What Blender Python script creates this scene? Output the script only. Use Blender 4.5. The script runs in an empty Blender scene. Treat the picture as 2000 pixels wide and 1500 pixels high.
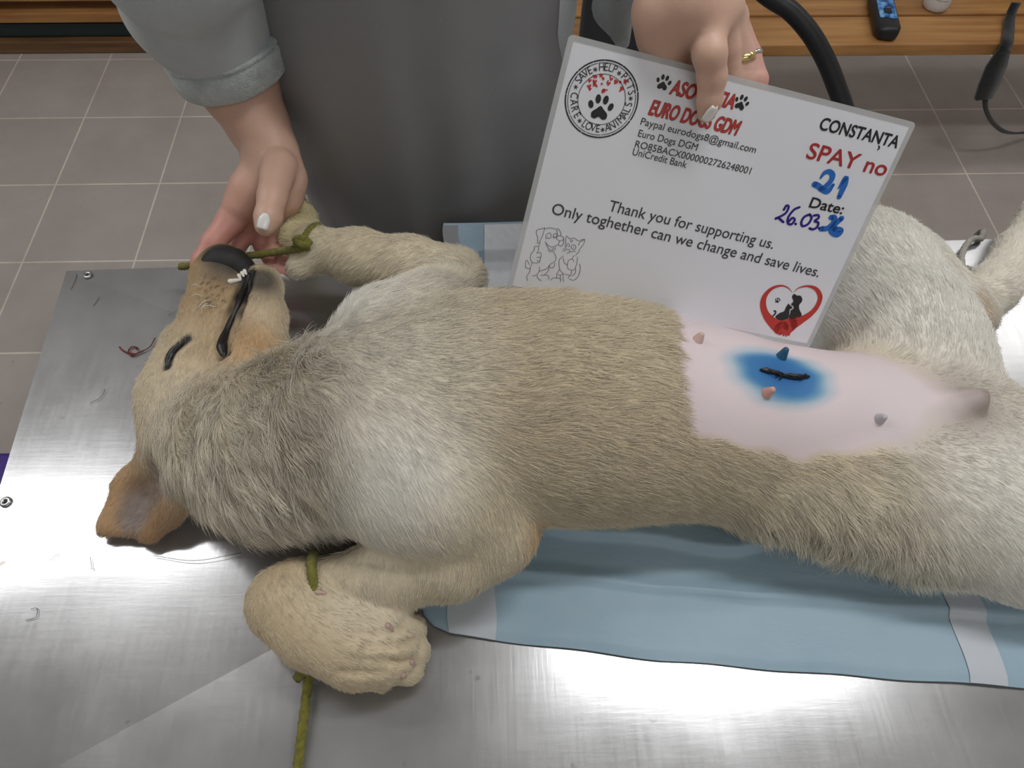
import bpy, bmesh, math, random
import numpy as np
from mathutils import Vector, Matrix
random.seed(7); RNG = np.random.default_rng(11)
SC = bpy.context.scene; COL = SC.collection

# ------------------------------------------------------------------ camera
HC = 1.6056                      # camera height above the floor
ZT = HC - 0.70                   # table top
FPX = 1450.0
CR = np.array([0.99949305, -0.02976407, 0.0113027])
CU = np.array([0.01903967, 0.84331521, 0.53708188])
CF = np.array([0.02551748, 0.53659441, -0.84345439])
CO = np.array([0, 0, HC])
cam = bpy.data.objects.new('camera', bpy.data.cameras.new('camera')); COL.objects.link(cam)
cam.data.sensor_width = 36; cam.data.lens = FPX * 36 / 2000; cam.data.clip_start = 0.02
cam.matrix_world = Matrix(((CR[0], CU[0], -CF[0], 0), (CR[1], CU[1], -CF[1], 0), (CR[2], CU[2], -CF[2], HC), (0, 0, 0, 1)))
SC.camera = cam
# ------------------------------------------------------------------ view, world, lamps
SC.view_settings.view_transform = 'Standard'; SC.view_settings.look = 'None'
SC.view_settings.gamma = 1; SC.view_settings.exposure = -0.22; SC.view_settings.use_curve_mapping = False
W = bpy.data.worlds.new('world'); SC.world = W; W.use_nodes = True
W.node_tree.nodes['Background'].inputs[0].default_value = (0.9, 0.95, 1, 1); W.node_tree.nodes['Background'].inputs[1].default_value = 0.3
ZC = 2.7
LAMPS = [(-1.55, 0.96, 1.4, 0.10, 12), (0.66, 0.66, 0.9, 0.12, 11), (1.95, 1.75, 1.3, 0.30, 5), (0.6, -0.9, 1.2, 0.12, 5)]   # x, y, length, width, watts
for i, (x, y, lx, ly, wt) in enumerate(LAMPS):
    ld = bpy.data.lights.new('ceiling_lamp', 'AREA'); ld.shape = 'RECTANGLE'; ld.size = lx; ld.size_y = ly; ld.energy = wt; ld.color = (0.985, 0.99, 1.0)
    lo = bpy.data.objects.new('ceiling_lamp', ld); COL.objects.link(lo); lo.location = (x, y, ZC - 0.125)
    lu = ld.copy(); lu.energy = wt * 0.18; lo = bpy.data.objects.new('ceiling_lamp', lu); COL.objects.link(lo); lo.location = (x, y, ZC - 0.06); lo.rotation_euler = (math.pi, 0, 0)   # the open tubes shine on the ceiling too

# ------------------------------------------------------------------ helpers
def at(px, py, z):               # point of the place seen at a pixel, z above the table top
    d = (px - 1000) / FPX * CR + (750 - py) / FPX * CU + CF
    return CO + d * ((ZT + z - HC) / d[2])
def pd(px, py, dep):
    return CO + ((px - 1000) / FPX * CR + (750 - py) / FPX * CU + CF) * dep
def dep_of(p): return float((np.asarray(p) - CO) @ CF)
def lin(r, g, b):
    f = lambda c: (c / 255 / 12.92) if c / 255 <= 0.04045 else ((c / 255 + 0.055) / 1.055) ** 2.4
    return (f(r), f(g), f(b))
def tag(o, label, cat, group=None, kind=None):
    if label: o['label'] = label
    if cat: o['category'] = cat
    if group: o['group'] = group
    if kind: o['kind'] = kind
    return o
def empty(name, loc, label, cat, group=None):
    o = bpy.data.objects.new(name, None); COL.objects.link(o); o.location = loc; o.empty_display_size = 0.05
    return tag(o, label, cat, group)
def link(name, me, mats, parent=None, smooth=True):
    o = bpy.data.objects.new(name, me); COL.objects.link(o)
    for m in (mats if isinstance(mats, (list, tuple)) else [mats]): me.materials.append(m)
    if smooth: me.polygons.foreach_set('use_smooth', [True] * len(me.polygons))
    if parent is not None:
        o.parent = parent; o.matrix_parent_inverse = Matrix.Translation(parent.matrix_basis.translation).inverted() if parent.parent is None else Matrix()
    return o
def mesh_obj(name, V, F, mats, parent=None, smooth=True, col=None):
    me = bpy.data.meshes.new(name); me.from_pydata([tuple(map(float, v)) for v in V], [], [tuple(map(int, f)) for f in F]); me.update()
    if col is not None:
        a = me.color_attributes.new('Col', 'FLOAT_COLOR', 'POINT'); c = np.ones((len(V), 4), np.float32); c[:, :3] = col; a.data.foreach_set('color', c.ravel())
    return link(name, me, mats, parent, smooth)
def bm_obj(name, bm, mats, parent=None, smooth=False):
    me = bpy.data.meshes.new(name); bmesh.ops.recalc_face_normals(bm, faces=bm.faces); bm.to_mesh(me); bm.free()
    return link(name, me, mats, parent, smooth)
def add_box(bm, c, s, rz=0, bev=0.0, M=None):
    m = Matrix.Translation(Vector(c)) @ Matrix.Rotation(rz, 4, 'Z') @ Matrix.Diagonal((s[0], s[1], s[2], 1))
    if M is not None: m = M @ m
    r = bmesh.ops.create_cube(bm, size=1, matrix=m)
    if bev:
        es = list({e for v in r['verts'] for e in v.link_edges})
        bmesh.ops.bevel(bm, geom=es, offset=bev, segments=2, affect='EDGES', profile=0.5)
def box(name, c, s, mat, parent=None, rz=0, bev=0.0):
    bm = bmesh.new(); add_box(bm, c, s, rz, bev); return bm_obj(name, bm, mat, parent)
def catmull(P, n):
    P = np.asarray(P, float); Q = np.vstack([2 * P[0] - P[1], P, 2 * P[-1] - P[-2]]); out = []
    for i in range(1, len(Q) - 2):
        for t in np.linspace(0, 1, n, endpoint=False):
            a, b, c, d = Q[i - 1], Q[i], Q[i + 1], Q[i + 2]
            out.append(0.5 * ((2 * b) + (c - a) * t + (2 * a - 5 * b + 4 * c - d) * t * t + (3 * b - a - 3 * c + d) * t ** 3))
    out.append(Q[-2]); return np.array(out)
def tube_geo(path, rad, seg=10, twist=0.0, lobes=0, fuzz=0.0, closed=False):
    P = np.asarray(path, float); n = len(P)
    T = np.gradient(P, axis=0) if not closed else np.roll(P, -1, 0) - np.roll(P, 1, 0)
    T /= np.linalg.norm(T, axis=1)[:, None] + 1e-12
    u = np.cross(T[0], [0, 0, 1.0]); u = u if np.linalg.norm(u) > 1e-3 else np.cross(T[0], [1.0, 0, 0]); V = []
    rad = np.broadcast_to(rad, (n,))
    for i in range(n):
        u = u - T[i] * (u @ T[i]); u /= np.linalg.norm(u); w = np.cross(T[i], u)
        for k in range(seg):
            a = 2 * math.pi * k / seg; r = rad[i]
            if lobes: r *= 1 + 0.14 * math.cos(lobes * (a + twist * i))
            if fuzz: r *= 1 + fuzz * RNG.uniform(-1, 1)
            V.append(P[i] + r * (math.cos(a) * u + math.sin(a) * w))
    F = []
    m = n if closed else n - 1
    for i in range(m):
        for k in range(seg):
            a = i * seg + k; b = i * seg + (k + 1) % seg; j = ((i + 1) % n) * seg
            F.append((a, b, j + (k + 1) % seg, j + k))
    if not closed: F += [tuple(range(seg))[::-1], tuple(range((n - 1) * seg, n * seg))]
    return V, F
def merge(parts):
    V, F = [], []
    for v, f in parts:
        o = len(V); V += list(v); F += [tuple(i + o for i in q) for q in f]
    return V, F
def lathe(name, c, prof, mat, parent=None, seg=28, M=None):
    V, F = [], []
    for r, z in prof:
        for k in range(seg):
            a = 2 * math.pi * k / seg; p = Vector((r * math.cos(a), r * math.sin(a), z))
            if M is not None: p = M @ p
            V.append((c[0] + p.x, c[1] + p.y, c[2] + p.z))
    for i in range(len(prof) - 1):
        for k in range(seg): F.append((i * seg + k, i * seg + (k + 1) % seg, (i + 1) * seg + (k + 1) % seg, (i + 1) * seg + k))
    F += [tuple(range(seg))[::-1], tuple(range((len(prof) - 1) * seg, len(prof) * seg))]
    return mesh_obj(name, V, F, mat, parent)

# ------------------------------------------------------------------ materials
def mat(name, col, rough=0.5, metal=0.0, **kw):
    m = bpy.data.materials.new(name); m.use_nodes = True; b = m.node_tree.nodes['Principled BSDF']
    b.inputs['Base Color'].default_value = (*col, 1); b.inputs['Roughness'].default_value = rough; b.inputs['Metallic'].default_value = metal
    for k, v in kw.items(): b.inputs[k].default_value = v
    return m
class NT:
    def __init__(s, m): s.t = m.node_tree; s.b = s.t.nodes['Principled BSDF']
    def n(s, ty, **kw):
        x = s.t.nodes.new(ty)
        for k, v in kw.items():
            if k.startswith('i_'):
                kk = k[2:]; x.inputs[int(kk) if kk.isdigit() else kk.replace('_', ' ')].default_value = v
            else: setattr(x, k, v)
        return x
    def l(s, a, b): s.t.links.new(a, b)
    def pos(s, scale=(1, 1, 1), rot=0, loc=(0, 0, 0)):
        g = s.n('ShaderNodeNewGeometry'); mp = s.n('ShaderNodeMapping'); mp.inputs['Scale'].default_value = scale; mp.inputs['Rotation'].default_value = (0, 0, rot); mp.inputs['Location'].default_value = loc
        s.l(g.outputs['Position'], mp.inputs[0]); return mp.outputs[0]
    def noise(s, scale, detail=3, vec=None, rough=0.5):
        x = s.n('ShaderNodeTexNoise'); x.inputs['Scale'].default_value = scale; x.inputs['Detail'].default_value = detail; x.inputs['Roughness'].default_value = rough
        if vec is not None: s.l(vec, x.inputs['Vector'])
        return x.outputs['Fac']
    def ramp(s, fac, stops):
        r = s.n('ShaderNodeValToRGB'); e = r.color_ramp.elements
        while len(e) < len(stops): e.new(0.5)
        for el, (p, c) in zip(e, stops): el.position = p; el.color = (*c, 1) if len(c) == 3 else c
        s.l(fac, r.inputs[0]); return r.outputs[0]
    def bump(s, h, strength=0.3, dist=0.002, prev=None):
        b = s.n('ShaderNodeBump'); b.inputs['Strength'].default_value = strength; b.inputs['Distance'].default_value = dist
        s.l(h, b.inputs['Height'])
        if prev is not None: s.l(prev, b.inputs['Normal'])
        return b.outputs[0]
    def mix(s, fac, a, b, blend='MIX'):
        x = s.n('ShaderNodeMix', data_type='RGBA', blend_type=blend)
        for v, i in ((fac, 0), (a, 6), (b, 7)):
            if hasattr(v, 'links'): s.l(v, x.inputs[i])
            else: x.inputs[i].default_value = v if i == 0 else (*v, 1)
        return x.outputs[2]
    def math(s, op, a, b=0.0):
        x = s.n('ShaderNodeMath', operation=op)
        for v, i in ((a, 0), (b, 1)):
            if hasattr(v, 'links'): s.l(v, x.inputs[i])
            else: x.inputs[i].default_value = v
        return x.outputs[0]
def cloth_mat(name, c1, c2, scale, bump=0.3, rough=0.9, sheen=0.3, big=12):
    m = mat(name, c1, rough); t = NT(m); p = t.pos()
    c = t.ramp(t.noise(big, 4, p), [(0.3, c1), (0.7, c2)]); t.l(c, t.b.inputs['Base Color'])
    t.l(t.bump(t.noise(scale, 2, p), bump, 0.002), t.b.inputs['Normal']); t.b.inputs['Sheen Weight'].default_value = sheen
    return m
def wood_mat(name, c1, c2, c3, rough=0.5):
    m = mat(name, c1, rough); t = NT(m); p = t.pos((3, 40, 40)); q = t.pos((1.5, 6, 6))
    f = t.math('ADD', t.math('MULTIPLY', t.noise(1.0, 5, p), 0.55), t.math('MULTIPLY', t.noise(2.0, 3, q), 0.45))
    c = t.ramp(f, [(0.33, c3), (0.5, c1), (0.66, c2)]); t.l(c, t.b.inputs['Base Color'])
    t.l(t.bump(f, 0.15, 0.002), t.b.inputs['Normal']); return m
def vcol_mat(name, rough=0.6, attr='Col', bumpscale=0, bump=0.2, **kw):
    m = mat(name, (0.5, 0.5, 0.5), rough, **kw); t = NT(m)
    a = t.n('ShaderNodeAttribute'); a.attribute_name = attr; c = a.outputs['Color']
    t.l(c, t.b.inputs['Base Color'])
    if bumpscale: t.l(t.bump(t.noise(bumpscale, 3, t.pos()), bump, 0.001), t.b.inputs['Normal'])
    return m

M_black = mat('black_plastic', (0.012, 0.012, 0.014), 0.4)
M_wall = mat('wall_paint', (0.72, 0.72, 0.70), 0.8); M_ceil = mat('ceiling_paint', (0.82, 0.82, 0.8), 0.9)
M_white = mat('white_plastic', (0.75, 0.74, 0.74), 0.35)

# floor tiles
TILE = 0.315; X0, Y0 = -1.64196, 2.40627
M_floor = mat('floor_tile', lin(128, 122, 116), 0.42); t = NT(M_floor)
p = t.pos((1 / TILE,) * 3, 0, (-X0 / TILE, -Y0 / TILE, 0)); br = t.n('ShaderNodeTexBrick', offset=0.0, squash=1.0)
t.l(p, br.inputs['Vector'])
for k, v in (('Scale', 1.0), ('Mortar Size', 0.0085), ('Mortar Smooth', 0.1), ('Brick Width', 1.0), ('Row Height', 1.0)): br.inputs[k].default_value = v
br.inputs['Color1'].default_value = (*lin(192, 183, 177), 1); br.inputs['Color2'].default_value = (*lin(184, 175, 169), 1); br.inputs['Mortar'].default_value = (*lin(238, 230, 216), 1)
pw = t.pos(); c = t.mix(t.ramp(t.noise(5, 6, pw, 0.65), [(0.35, (0, 0, 0)), (0.75, (0.55, 0.55, 0.55))]), br.outputs['Color'], lin(158, 149, 140))
sp = t.ramp(t.noise(55, 2, pw), [(0.73, (0, 0, 0)), (0.78, (0.5, 0.5, 0.5))]); c = t.mix(sp, c, lin(128, 118, 110))
t.l(c, t.b.inputs['Base Color']); t.l(t.bump(br.outputs['Fac'], 0.25, -0.002), t.b.inputs['Normal'])
t.l(t.ramp(t.noise(9, 4, pw), [(0.3, (0.36,) * 3), (0.7, (0.55,) * 3)]), t.b.inputs['Roughness'])

# brushed worn steel
M_steel = mat('worn_steel', (0.6, 0.6, 0.6), 0.36, 0.62); t = NT(M_steel)
pw = t.pos(); ps = t.pos((240, 14, 1), 0.12); ps2 = t.pos((14, 150, 1), 0.5)
scr = t.noise(1.0, 4, ps, 0.7); scr2 = t.noise(1.0, 3, ps2, 0.7)
dirt = t.noise(7, 5, pw, 0.6)
c = t.ramp(dirt, [(0.25, lin(166, 166, 167)), (0.6, lin(184, 184, 185)), (0.8, lin(170, 168, 166))])
spots = t.ramp(t.noise(38, 2, pw), [(0.2, (1, 1, 1)), (0.27, (0, 0, 0))]); c = t.mix(spots, c, lin(120, 116, 110)); t.l(c, t.b.inputs['Base Color'])
r = t.math('ADD', t.math('MULTIPLY', dirt, 0.14), t.math('ADD', 0.11, t.math('MULTIPLY', scr, 0.10))); t.l(r, t.b.inputs['Roughness'])
b1 = t.bump(t.noise(5.5, 2, pw), 0.26, 0.004)
b2 = t.bump(t.math('ADD', scr, scr2), 0.10, 0.0004, b1); t.l(b2, t.b.inputs['Normal'])
M_rivet = mat('rivet_steel', (0.55, 0.55, 0.56), 0.25, 1.0)

M_jacket = cloth_mat('grey_fleece', lin(188, 193, 197), lin(172, 178, 181), 900, 0.5, 0.95, 0.4)
M_cuff = cloth_mat('grey_fleece_cuff', lin(196, 203, 204), lin(166, 173, 174), 520, 1.0, 0.95, 0.5, 60)
M_trousers = cloth_mat('dark_trousers', (0.02, 0.022, 0.028), (0.03, 0.03, 0.035), 700)
M_apron = mat('grey_coated_apron', lin(112, 112, 114), 0.5); t = NT(M_apron); pw = t.pos()
c = t.ramp(t.noise(4, 4, pw), [(0.3, lin(138, 138, 140)), (0.7, lin(126, 126, 129))])
c = t.mix(t.ramp(t.noise(420, 1, pw), [(0.72, (0, 0, 0)), (0.78, (0.7,) * 3)]), c, lin(160, 158, 155))
c = t.mix(t.ramp(t.noise(60, 2, t.pos((1, 1, 0.35))), [(0.74, (0, 0, 0)), (0.77, (0.7,) * 3)]), c, lin(165, 160, 155))
t.l(c, t.b.inputs['Base Color']); t.l(t.bump(t.noise(500, 2, pw), 0.15, 0.001, t.bump(t.noise(7, 2, pw), 0.3, 0.01)), t.b.inputs['Normal'])
M_skin = vcol_mat('skin', 0.48, bumpscale=260, bump=0.25); M_skin.node_tree.nodes['Principled BSDF'].inputs['Subsurface Weight'].default_value = 0.12
M_skin.node_tree.nodes['Principled BSDF'].inputs['Subsurface Radius'].default_value = (0.008, 0.003, 0.002)
M_nail = mat('white_nail_polish', (0.82, 0.8, 0.78), 0.15)
M_gold = mat('gold', (0.85, 0.66, 0.28), 0.18, 1.0); M_silver = mat('silver', (0.85, 0.84, 0.82), 0.15, 1.0)
M_cord = cloth_mat('yellow_green_cord', lin(150, 146, 52), lin(112, 108, 36), 1500, 0.8, 0.9, 0.2, 220)
M_cordw = cloth_mat('white_cord', lin(205, 200, 190), lin(170, 165, 155), 1500, 0.8, 0.9, 0.2, 220)
M_wood = wood_mat('bench_pine', lin(183, 132, 78), lin(204, 154, 96), lin(150, 100, 54), 0.45)
M_woodd = wood_mat('old_wood', lin(120, 88, 56), lin(142, 106, 70), lin(78, 56, 38), 0.6)
M_teal = mat('dark_teal_plastic', (0.012, 0.03, 0.033), 0.45)
M_purple = mat('purple_plastic', lin(66, 40, 140), 0.45)
M_navy = cloth_mat('navy_fabric', (0.012, 0.018, 0.05), (0.008, 0.01, 0.03), 800)
M_strap = cloth_mat('black_webbing', (0.012, 0.012, 0.014), (0.02, 0.02, 0.022), 900)
M_blood = mat('dried_blood', (0.14, 0.006, 0.006), 0.35)

# ------------------------------------------------------------------ setting
def struct(name, c, s, m):
    o = box(name, c, s, m); o['kind'] = 'structure'; return o
struct('floor', (0.2, 0.6, -0.05), (5.6, 4.6, 0.1), M_floor)
struct('ceiling', (0.2, 0.6, ZC + 0.05), (5.6, 4.6, 0.1), M_ceil)
struct('wall_back', (0.2, 2.85, ZC / 2), (5.6, 0.1, ZC), M_wall)
struct('wall_front', (0.2, -1.65, ZC / 2), (5.6, 0.1, ZC), M_wall)
struct('wall_left', (-2.55, 0.6, ZC / 2), (0.1, 4.4, ZC), M_wall)
struct('wall_right', (2.95, 0.6, ZC / 2), (0.1, 4.4, ZC), M_wall)
M_tube = mat('lamp_diffuser', (0.8, 0.8, 0.8), 0.4)
M_tube.node_tree.nodes['Principled BSDF'].inputs['Emission Color'].default_value = (1, 0.98, 0.94, 1); M_tube.node_tree.nodes['Principled BSDF'].inputs['Emission Strength'].default_value = 3
for i, (x, y, lx, ly, wt) in enumerate(LAMPS):
    e = empty('ceiling_light', (x, y, ZC), 'long white ceiling light over the ' + ['left end of the steel table', 'right half of the steel table', 'wooden bench', 'floor behind the camera'][i], 'ceiling light', 'long ceiling lights')
    box('diffuser', (x, y, ZC - 0.09), (lx, ly * .8, 0.04), M_tube, e, bev=0.008)
    for q in (-.4, .4): box('hanger', (x + q * lx, y, ZC - 0.036), (.02, .02, .070), M_white, e)

# ------------------------------------------------------------------ steel table
tb = empty('steel_table', (0.1, 0.33, 0), 'worn stainless steel examination table with diagonal creases, under the lying dog', 'table')
A = at(130, 529, 0); B = np.array([0.73, 0.655, ZT]); Cn = np.array([0.73, 0.045, ZT]); D = np.array([-0.4865, 0.012, ZT]); AP = np.array([0.1, 0.335, ZT - 0.010])
def facet(P, Q, n=24):
    V, F = [], []
    for i in range(n + 1):
        for j in range(n + 1):
            s = i / n; w = j / n; V.append((P + (Q - P) * w) * (1 - s) + AP * s)
    for i in range(n):
        for j in range(n): a = i * (n + 1) + j; F.append((a, a + 1, a + n + 2, a + n + 1))
    return V, F
V, F = merge([facet(D, A), facet(A, B), facet(B, Cn), facet(Cn, D)])
mesh_obj('table_top', V, [f[::-1] for f in F], M_steel, tb, smooth=False)
rim = []; ring = [A, B, Cn, D]
V = [p + np.array([0, 0, 0.0]) for p in ring] + [p - np.array([0, 0, 0.035]) for p in ring] + [AP * 0 + (p * 0.93 + AP * 0.07) * [1, 1, 0] + [0, 0, ZT - 0.035] for p in ring]
F = [(i, (i + 1) % 4, 4 + (i + 1) % 4, 4 + i) for i in range(4)] + [(4 + i, 4 + (i + 1) % 4, 8 + (i + 1) % 4, 8 + i) for i in range(4)]
mesh_obj('rim', V, F, M_steel, tb, smooth=False)
for p in ring:
    q = p * 0.86 + AP * 0.14; box('leg', (q[0], q[1], (ZT - 0.036) / 2), (0.04, 0.04, ZT - 0.036), M_rivet, tb, bev=0.004)
for px, py in ((172, 538), (12, 981)):
    p = at(px, py, 0); rv = lathe('rivet', p, [(0.0055, 0.0), (0.0058, 0.0012), (0.005, 0.0022), (0.0022, 0.0026), (0.0018, 0.0016)], M_rivet, tb, 20)
    lathe('rivet_hole', p + [0, 0, 0.0014], [(0.0016, 0), (0.0016, 0.0009)], M_black, rv, 12)

# ------------------------------------------------------------------ absorbent pad under the dog
pad = empty('absorbent_pad', (0.2, 0.4, ZT), 'pale blue disposable underpad with white tape tabs, spread on the steel table under the dog', 'pad')
PL0, PR0 = at(828, 1212, 0), at(2060, 1346, 0); PF0 = at(876, 432, 0.0)
NE = np.array([at(*q, 0)[:2] for q in ((820, 1190), (845, 1222), (880, 1238), (960, 1248), (1120, 1268), (1290, 1289), (1600, 1315), (1890, 1336), (2000, 1343), (2080, 1347))])
def padz(s, w, x, y):
    z = 0.0035 * min(1, w / 0.02 + .3) + 0.0012 * math.sin(31 * x + 9 * y) * math.sin(23 * y)
    # the two long folds on the near side
    f1 = 0.135 - 0.02 * s; z += 0.006 * max(0, 1 - abs(w - f1) / 0.03) if w > f1 else 0.006 * max(0, 1 - abs(w - f1) / 0.008)
    f2 = 0.235 + 0.02 * math.sin(9 * s + 1.0) + 0.012 * math.sin(21 * s); d = w - f2
    z += 0.009 * (max(0, 1 - abs(d) / 0.05) if d > 0 else max(0, 1 - abs(d) / 0.012))
    if w > 0.9: z += (w - 0.9) * 0.25
    if y > 0.62: z += 0.012
    return z - 0.004 * max(0, 1 - math.hypot(x - 0.1, y - 0.33) / 0.4)
NU, NV = 120, 150; V, F = [], []
for i in range(NU + 1):
    s = i / NU
    near = PL0 * (1 - s) + PR0 * s; near[1] = np.interp(near[0], NE[:, 0], NE[:, 1]) + 0.0008 * math.sin(s * 31)
    far = near * 1; far[0] = PF0[0] + (PR0[0] - PL0[0]) * s; far[1] = 0.655
    for j in range(NV + 1):
        w = j / NV; p = near * (1 - w) + far * w
        if s < 0.06: p[0] -= 0.004 * math.sin(w * 40)
        V.append((p[0], p[1], ZT + padz(s, w, p[0], p[1])))
PV = np.array(V).reshape(NU + 1, NV + 1, 3)
for i in range(NU):
    for j in range(NV): a = i * (NV + 1) + j; F.append((a, a + NV + 1, a + NV + 2, a + 1))
M_pad = mat('blue_pad_film', lin(160, 186, 202), 0.5); t = NT(M_pad); pw = t.pos()
c = t.ramp(t.noise(9, 4, pw), [(0.3, lin(166, 190, 205)), (0.7, lin(152, 180, 197))]); t.l(c, t.b.inputs['Base Color'])
t.l(t.bump(t.noise(22, 4, t.pos((1, 2.2, 1), 0.6)), 0.25, 0.006, None), t.b.inputs['Normal'])
M_core = mat('white_pad_core', lin(222, 226, 232), 0.8); t = NT(M_core); vo = t.n('ShaderNodeTexVoronoi'); vo.inputs['Scale'].default_value = 70; t.l(t.pos(), vo.inputs['Vector'])
t.l(t.bump(vo.outputs['Distance'], 0.35, 0.003), t.b.inputs['Normal'])
M_tape = mat('white_tape', lin(200, 206, 214), 0.4)
bl = mesh_obj('film', V, F, M_pad, pad)
def pad_patch(name, i0, i1, j0, j1, m, dz, wob=0):
    V, F = [], []
    for i in range(i0, i1 + 1):
        for j in range(j0, j1 + 1):
            p = PV[i, j] + [0, 0, dz]; V.append(p + ([0.0012 * math.sin(j * 0.3), 0, 0] if wob else 0))
    n = j1 - j0 + 1
    for i in range(i1 - i0):
        for j in range(j1 - j0): a = i * n + j; F.append((a, a + n, a + n + 1, a + 1))
    return mesh_obj(name, V, F, m, pad)
pad_patch('absorbent_core', 10, 112, 84, 149, M_core, 0.0015)
pad_patch('tape_tab', 5, 14, 0, 31, M_tape, 0.0012, 1); pad_patch('tape_tab', 104, 111, 0, 42, M_tape, 0.0012, 1)
M_gauze = mat('grey_pad_edge', lin(150, 152, 156), 0.7); pad_patch('edge_strip', 0, 4, 120, 149, M_gauze, 0.0012)

def table_z(x, y):               # height of the creased table top (an upside-down low pyramid)
    x = np.asarray(x, float); y = np.asarray(y, float); z = np.full(x.shape, -9.0)
    for p, q in ((D, A), (A, B), (B, Cn), (Cn, D)):
        nn = np.cross(q - p, AP - p); z = np.maximum(z, p[2] - ((x - p[0]) * nn[0] + (y - p[1]) * nn[1]) / nn[2])
    return z
# ------------------------------------------------------------------ signed distance modelling
class SDF:
    def __init__(s): s.p = []
    def add(s, kind, k=0.01, op='u', flow=None, hl=0.01, col=(0.5,) * 3, w=1.0, **d):
        for a in ('a', 'b', 'c'): 
            if a in d: d[a] = np.asarray(d[a], float)
        d.update(kind=kind, k=k, op=op, flow=None if flow is None else np.asarray(flow, float), hl=hl, col=np.array(col, float), w=w)
        if kind == 'cone': lo = np.minimum(d['a'] - d['ra'], d['b'] - d['rb']); hi = np.maximum(d['a'] + d['ra'], d['b'] + d['rb'])
        elif kind == 'ell': m = max(d['r']); lo, hi = d['c'] - m, d['c'] + m; d['r'] = np.array(d['r'], float)
        else: lo = np.minimum(np.minimum(d['a'], d['b']), d['c']) - d['ra']; hi = np.maximum(np.maximum(d['a'], d['b']), d['c']) + d['ra']
        if d.get('st'):      # stretched along a direction
            pass
        d['lo'], d['hi'] = lo, hi; s.p.append(d); return d
    def chain(s, pts, **kw):
        for (a, ra), (b, rb) in zip(pts[:-1], pts[1:]):
            f = kw.get('flow'); kk = dict(kw)
            if isinstance(f, str): v = np.asarray(b) - np.asarray(a); kk['flow'] = v / np.linalg.norm(v) * (1 if f == '+' else -1)
            s.add('cone', a=a, b=b, ra=ra, rb=rb, **kk)
    @staticmethod
    def dist(d, P):
        if d['kind'] == 'cone':
            a, b, r1, r2 = d['a'], d['b'], d['ra'], d['rb']; ba = b - a; l2 = ba @ ba
            if l2 < 1e-12: return np.linalg.norm(P - a, axis=-1) - max(r1, r2)
            rr = r1 - r2; a2 = l2 - rr * rr; il2 = 1 / l2
            pa = P - a; y = pa @ ba; z = y - l2; q = pa * l2 - y[..., None] * ba; x2 = (q * q).sum(-1); y2 = y * y * l2; z2 = z * z * l2
            if a2 <= 0: return np.linalg.norm(P - (a if r1 > r2 else b), axis=-1) - max(r1, r2)
            k = np.sign(rr) * rr * rr * x2
            return np.where(np.sign(z) * a2 * z2 > k, np.sqrt(x2 + z2) * il2 - r2, np.where(np.sign(y) * a2 * y2 < k, np.sqrt(x2 + y2) * il2 - r1, (np.sqrt(x2 * a2 * il2) + y * rr) * il2 - r1))
        if d['kind'] == 'ell':
            q = P - d['c']
            if d.get('R') is not None: q = q @ d['R']
            k0 = np.linalg.norm(q / d['r'], axis=-1); k1 = np.linalg.norm(q / d['r'] ** 2, axis=-1) + 1e-9
            return k0 * (k0 - 1) / k1
        a, b, c = d['a'], d['b'], d['c']; ba, cb, ac = b - a, c - b, a - c; n = np.cross(ba, ac)
        pa, pb, pc = P - a, P - b, P - c
        ins = np.sign(pa @ np.cross(ba, n)) + np.sign(pb @ np.cross(cb, n)) + np.sign(pc @ np.cross(ac, n)) >= 2
        def e(v, w): h = np.clip(v @ w / (w @ w), 0, 1); q = v - h[..., None] * w; return (q * q).sum(-1)
        return np.sqrt(np.where(ins, (pa @ n) ** 2 / (n @ n), np.minimum(np.minimum(e(pa, ba), e(pb, cb)), e(pc, ac)))) - d['ra']
    @staticmethod
    def comb(f, g, d):
        k = d['k']
        if d['op'] == 'u': h = np.maximum(k - np.abs(f - g), 0) / k; return np.minimum(f, g) - h * h * k * 0.25
        g = -g; h = np.maximum(k - np.abs(f - g), 0) / k; return np.maximum(f, g) + h * h * k * 0.25
    def eval(s, P):
        f = np.full(P.shape[:-1], 0.08)
        for d in s.p:
            m = d['k'] + 0.03
            idx = np.nonzero(np.all((P > d['lo'] - m) & (P < d['hi'] + m), axis=-1))[0]
            if len(idx): f[idx] = s.comb(f[idx], s.dist(d, P[idx]), d)
        return f
    def mesh(s, h, floor=None, lo=None, hi=None, iters=2, smooth=0):
        ad = [d for d in s.p if d['op'] == 'u']
        lo = np.min([d['lo'] for d in ad], 0) - 0.02 if lo is None else np.array(lo); hi = np.max([d['hi'] for d in ad], 0) + 0.02 if hi is None else np.array(hi)
        n = np.ceil((hi - lo) / h).astype(int) + 1; G = np.full(n, 0.08, np.float32)
        for d in s.p:
            m = d['k'] + 0.03
            i0 = np.clip(np.floor((d['lo'] - m - lo) / h).astype(int), 0, n); i1 = np.clip(np.ceil((d['hi'] + m - lo) / h).astype(int) + 1, 0, n)
            if np.any(i1 <= i0): continue
            X = np.stack(np.meshgrid(*[lo[q] + h * np.arange(i0[q], i1[q]) for q in range(3)], indexing='ij'), -1)
            sl = tuple(slice(i0[q], i1[q]) for q in range(3)); G[sl] = s.comb(G[sl], s.dist(d, X), d)
        if floor is not None:
            ff = floor if callable(floor) else (lambda x, y: np.full(np.shape(x), float(floor)))
            gx, gy = np.meshgrid(lo[0] + h * np.arange(n[0]), lo[1] + h * np.arange(n[1]), indexing='ij'); zz = lo[2] + h * np.arange(n[2]); G = np.maximum(G, (ff(gx, gy)[:, :, None] - zz[None, None, :]).astype(np.float32))
        I = G < 0
        c = np.zeros(n - 1, np.int8)
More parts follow.
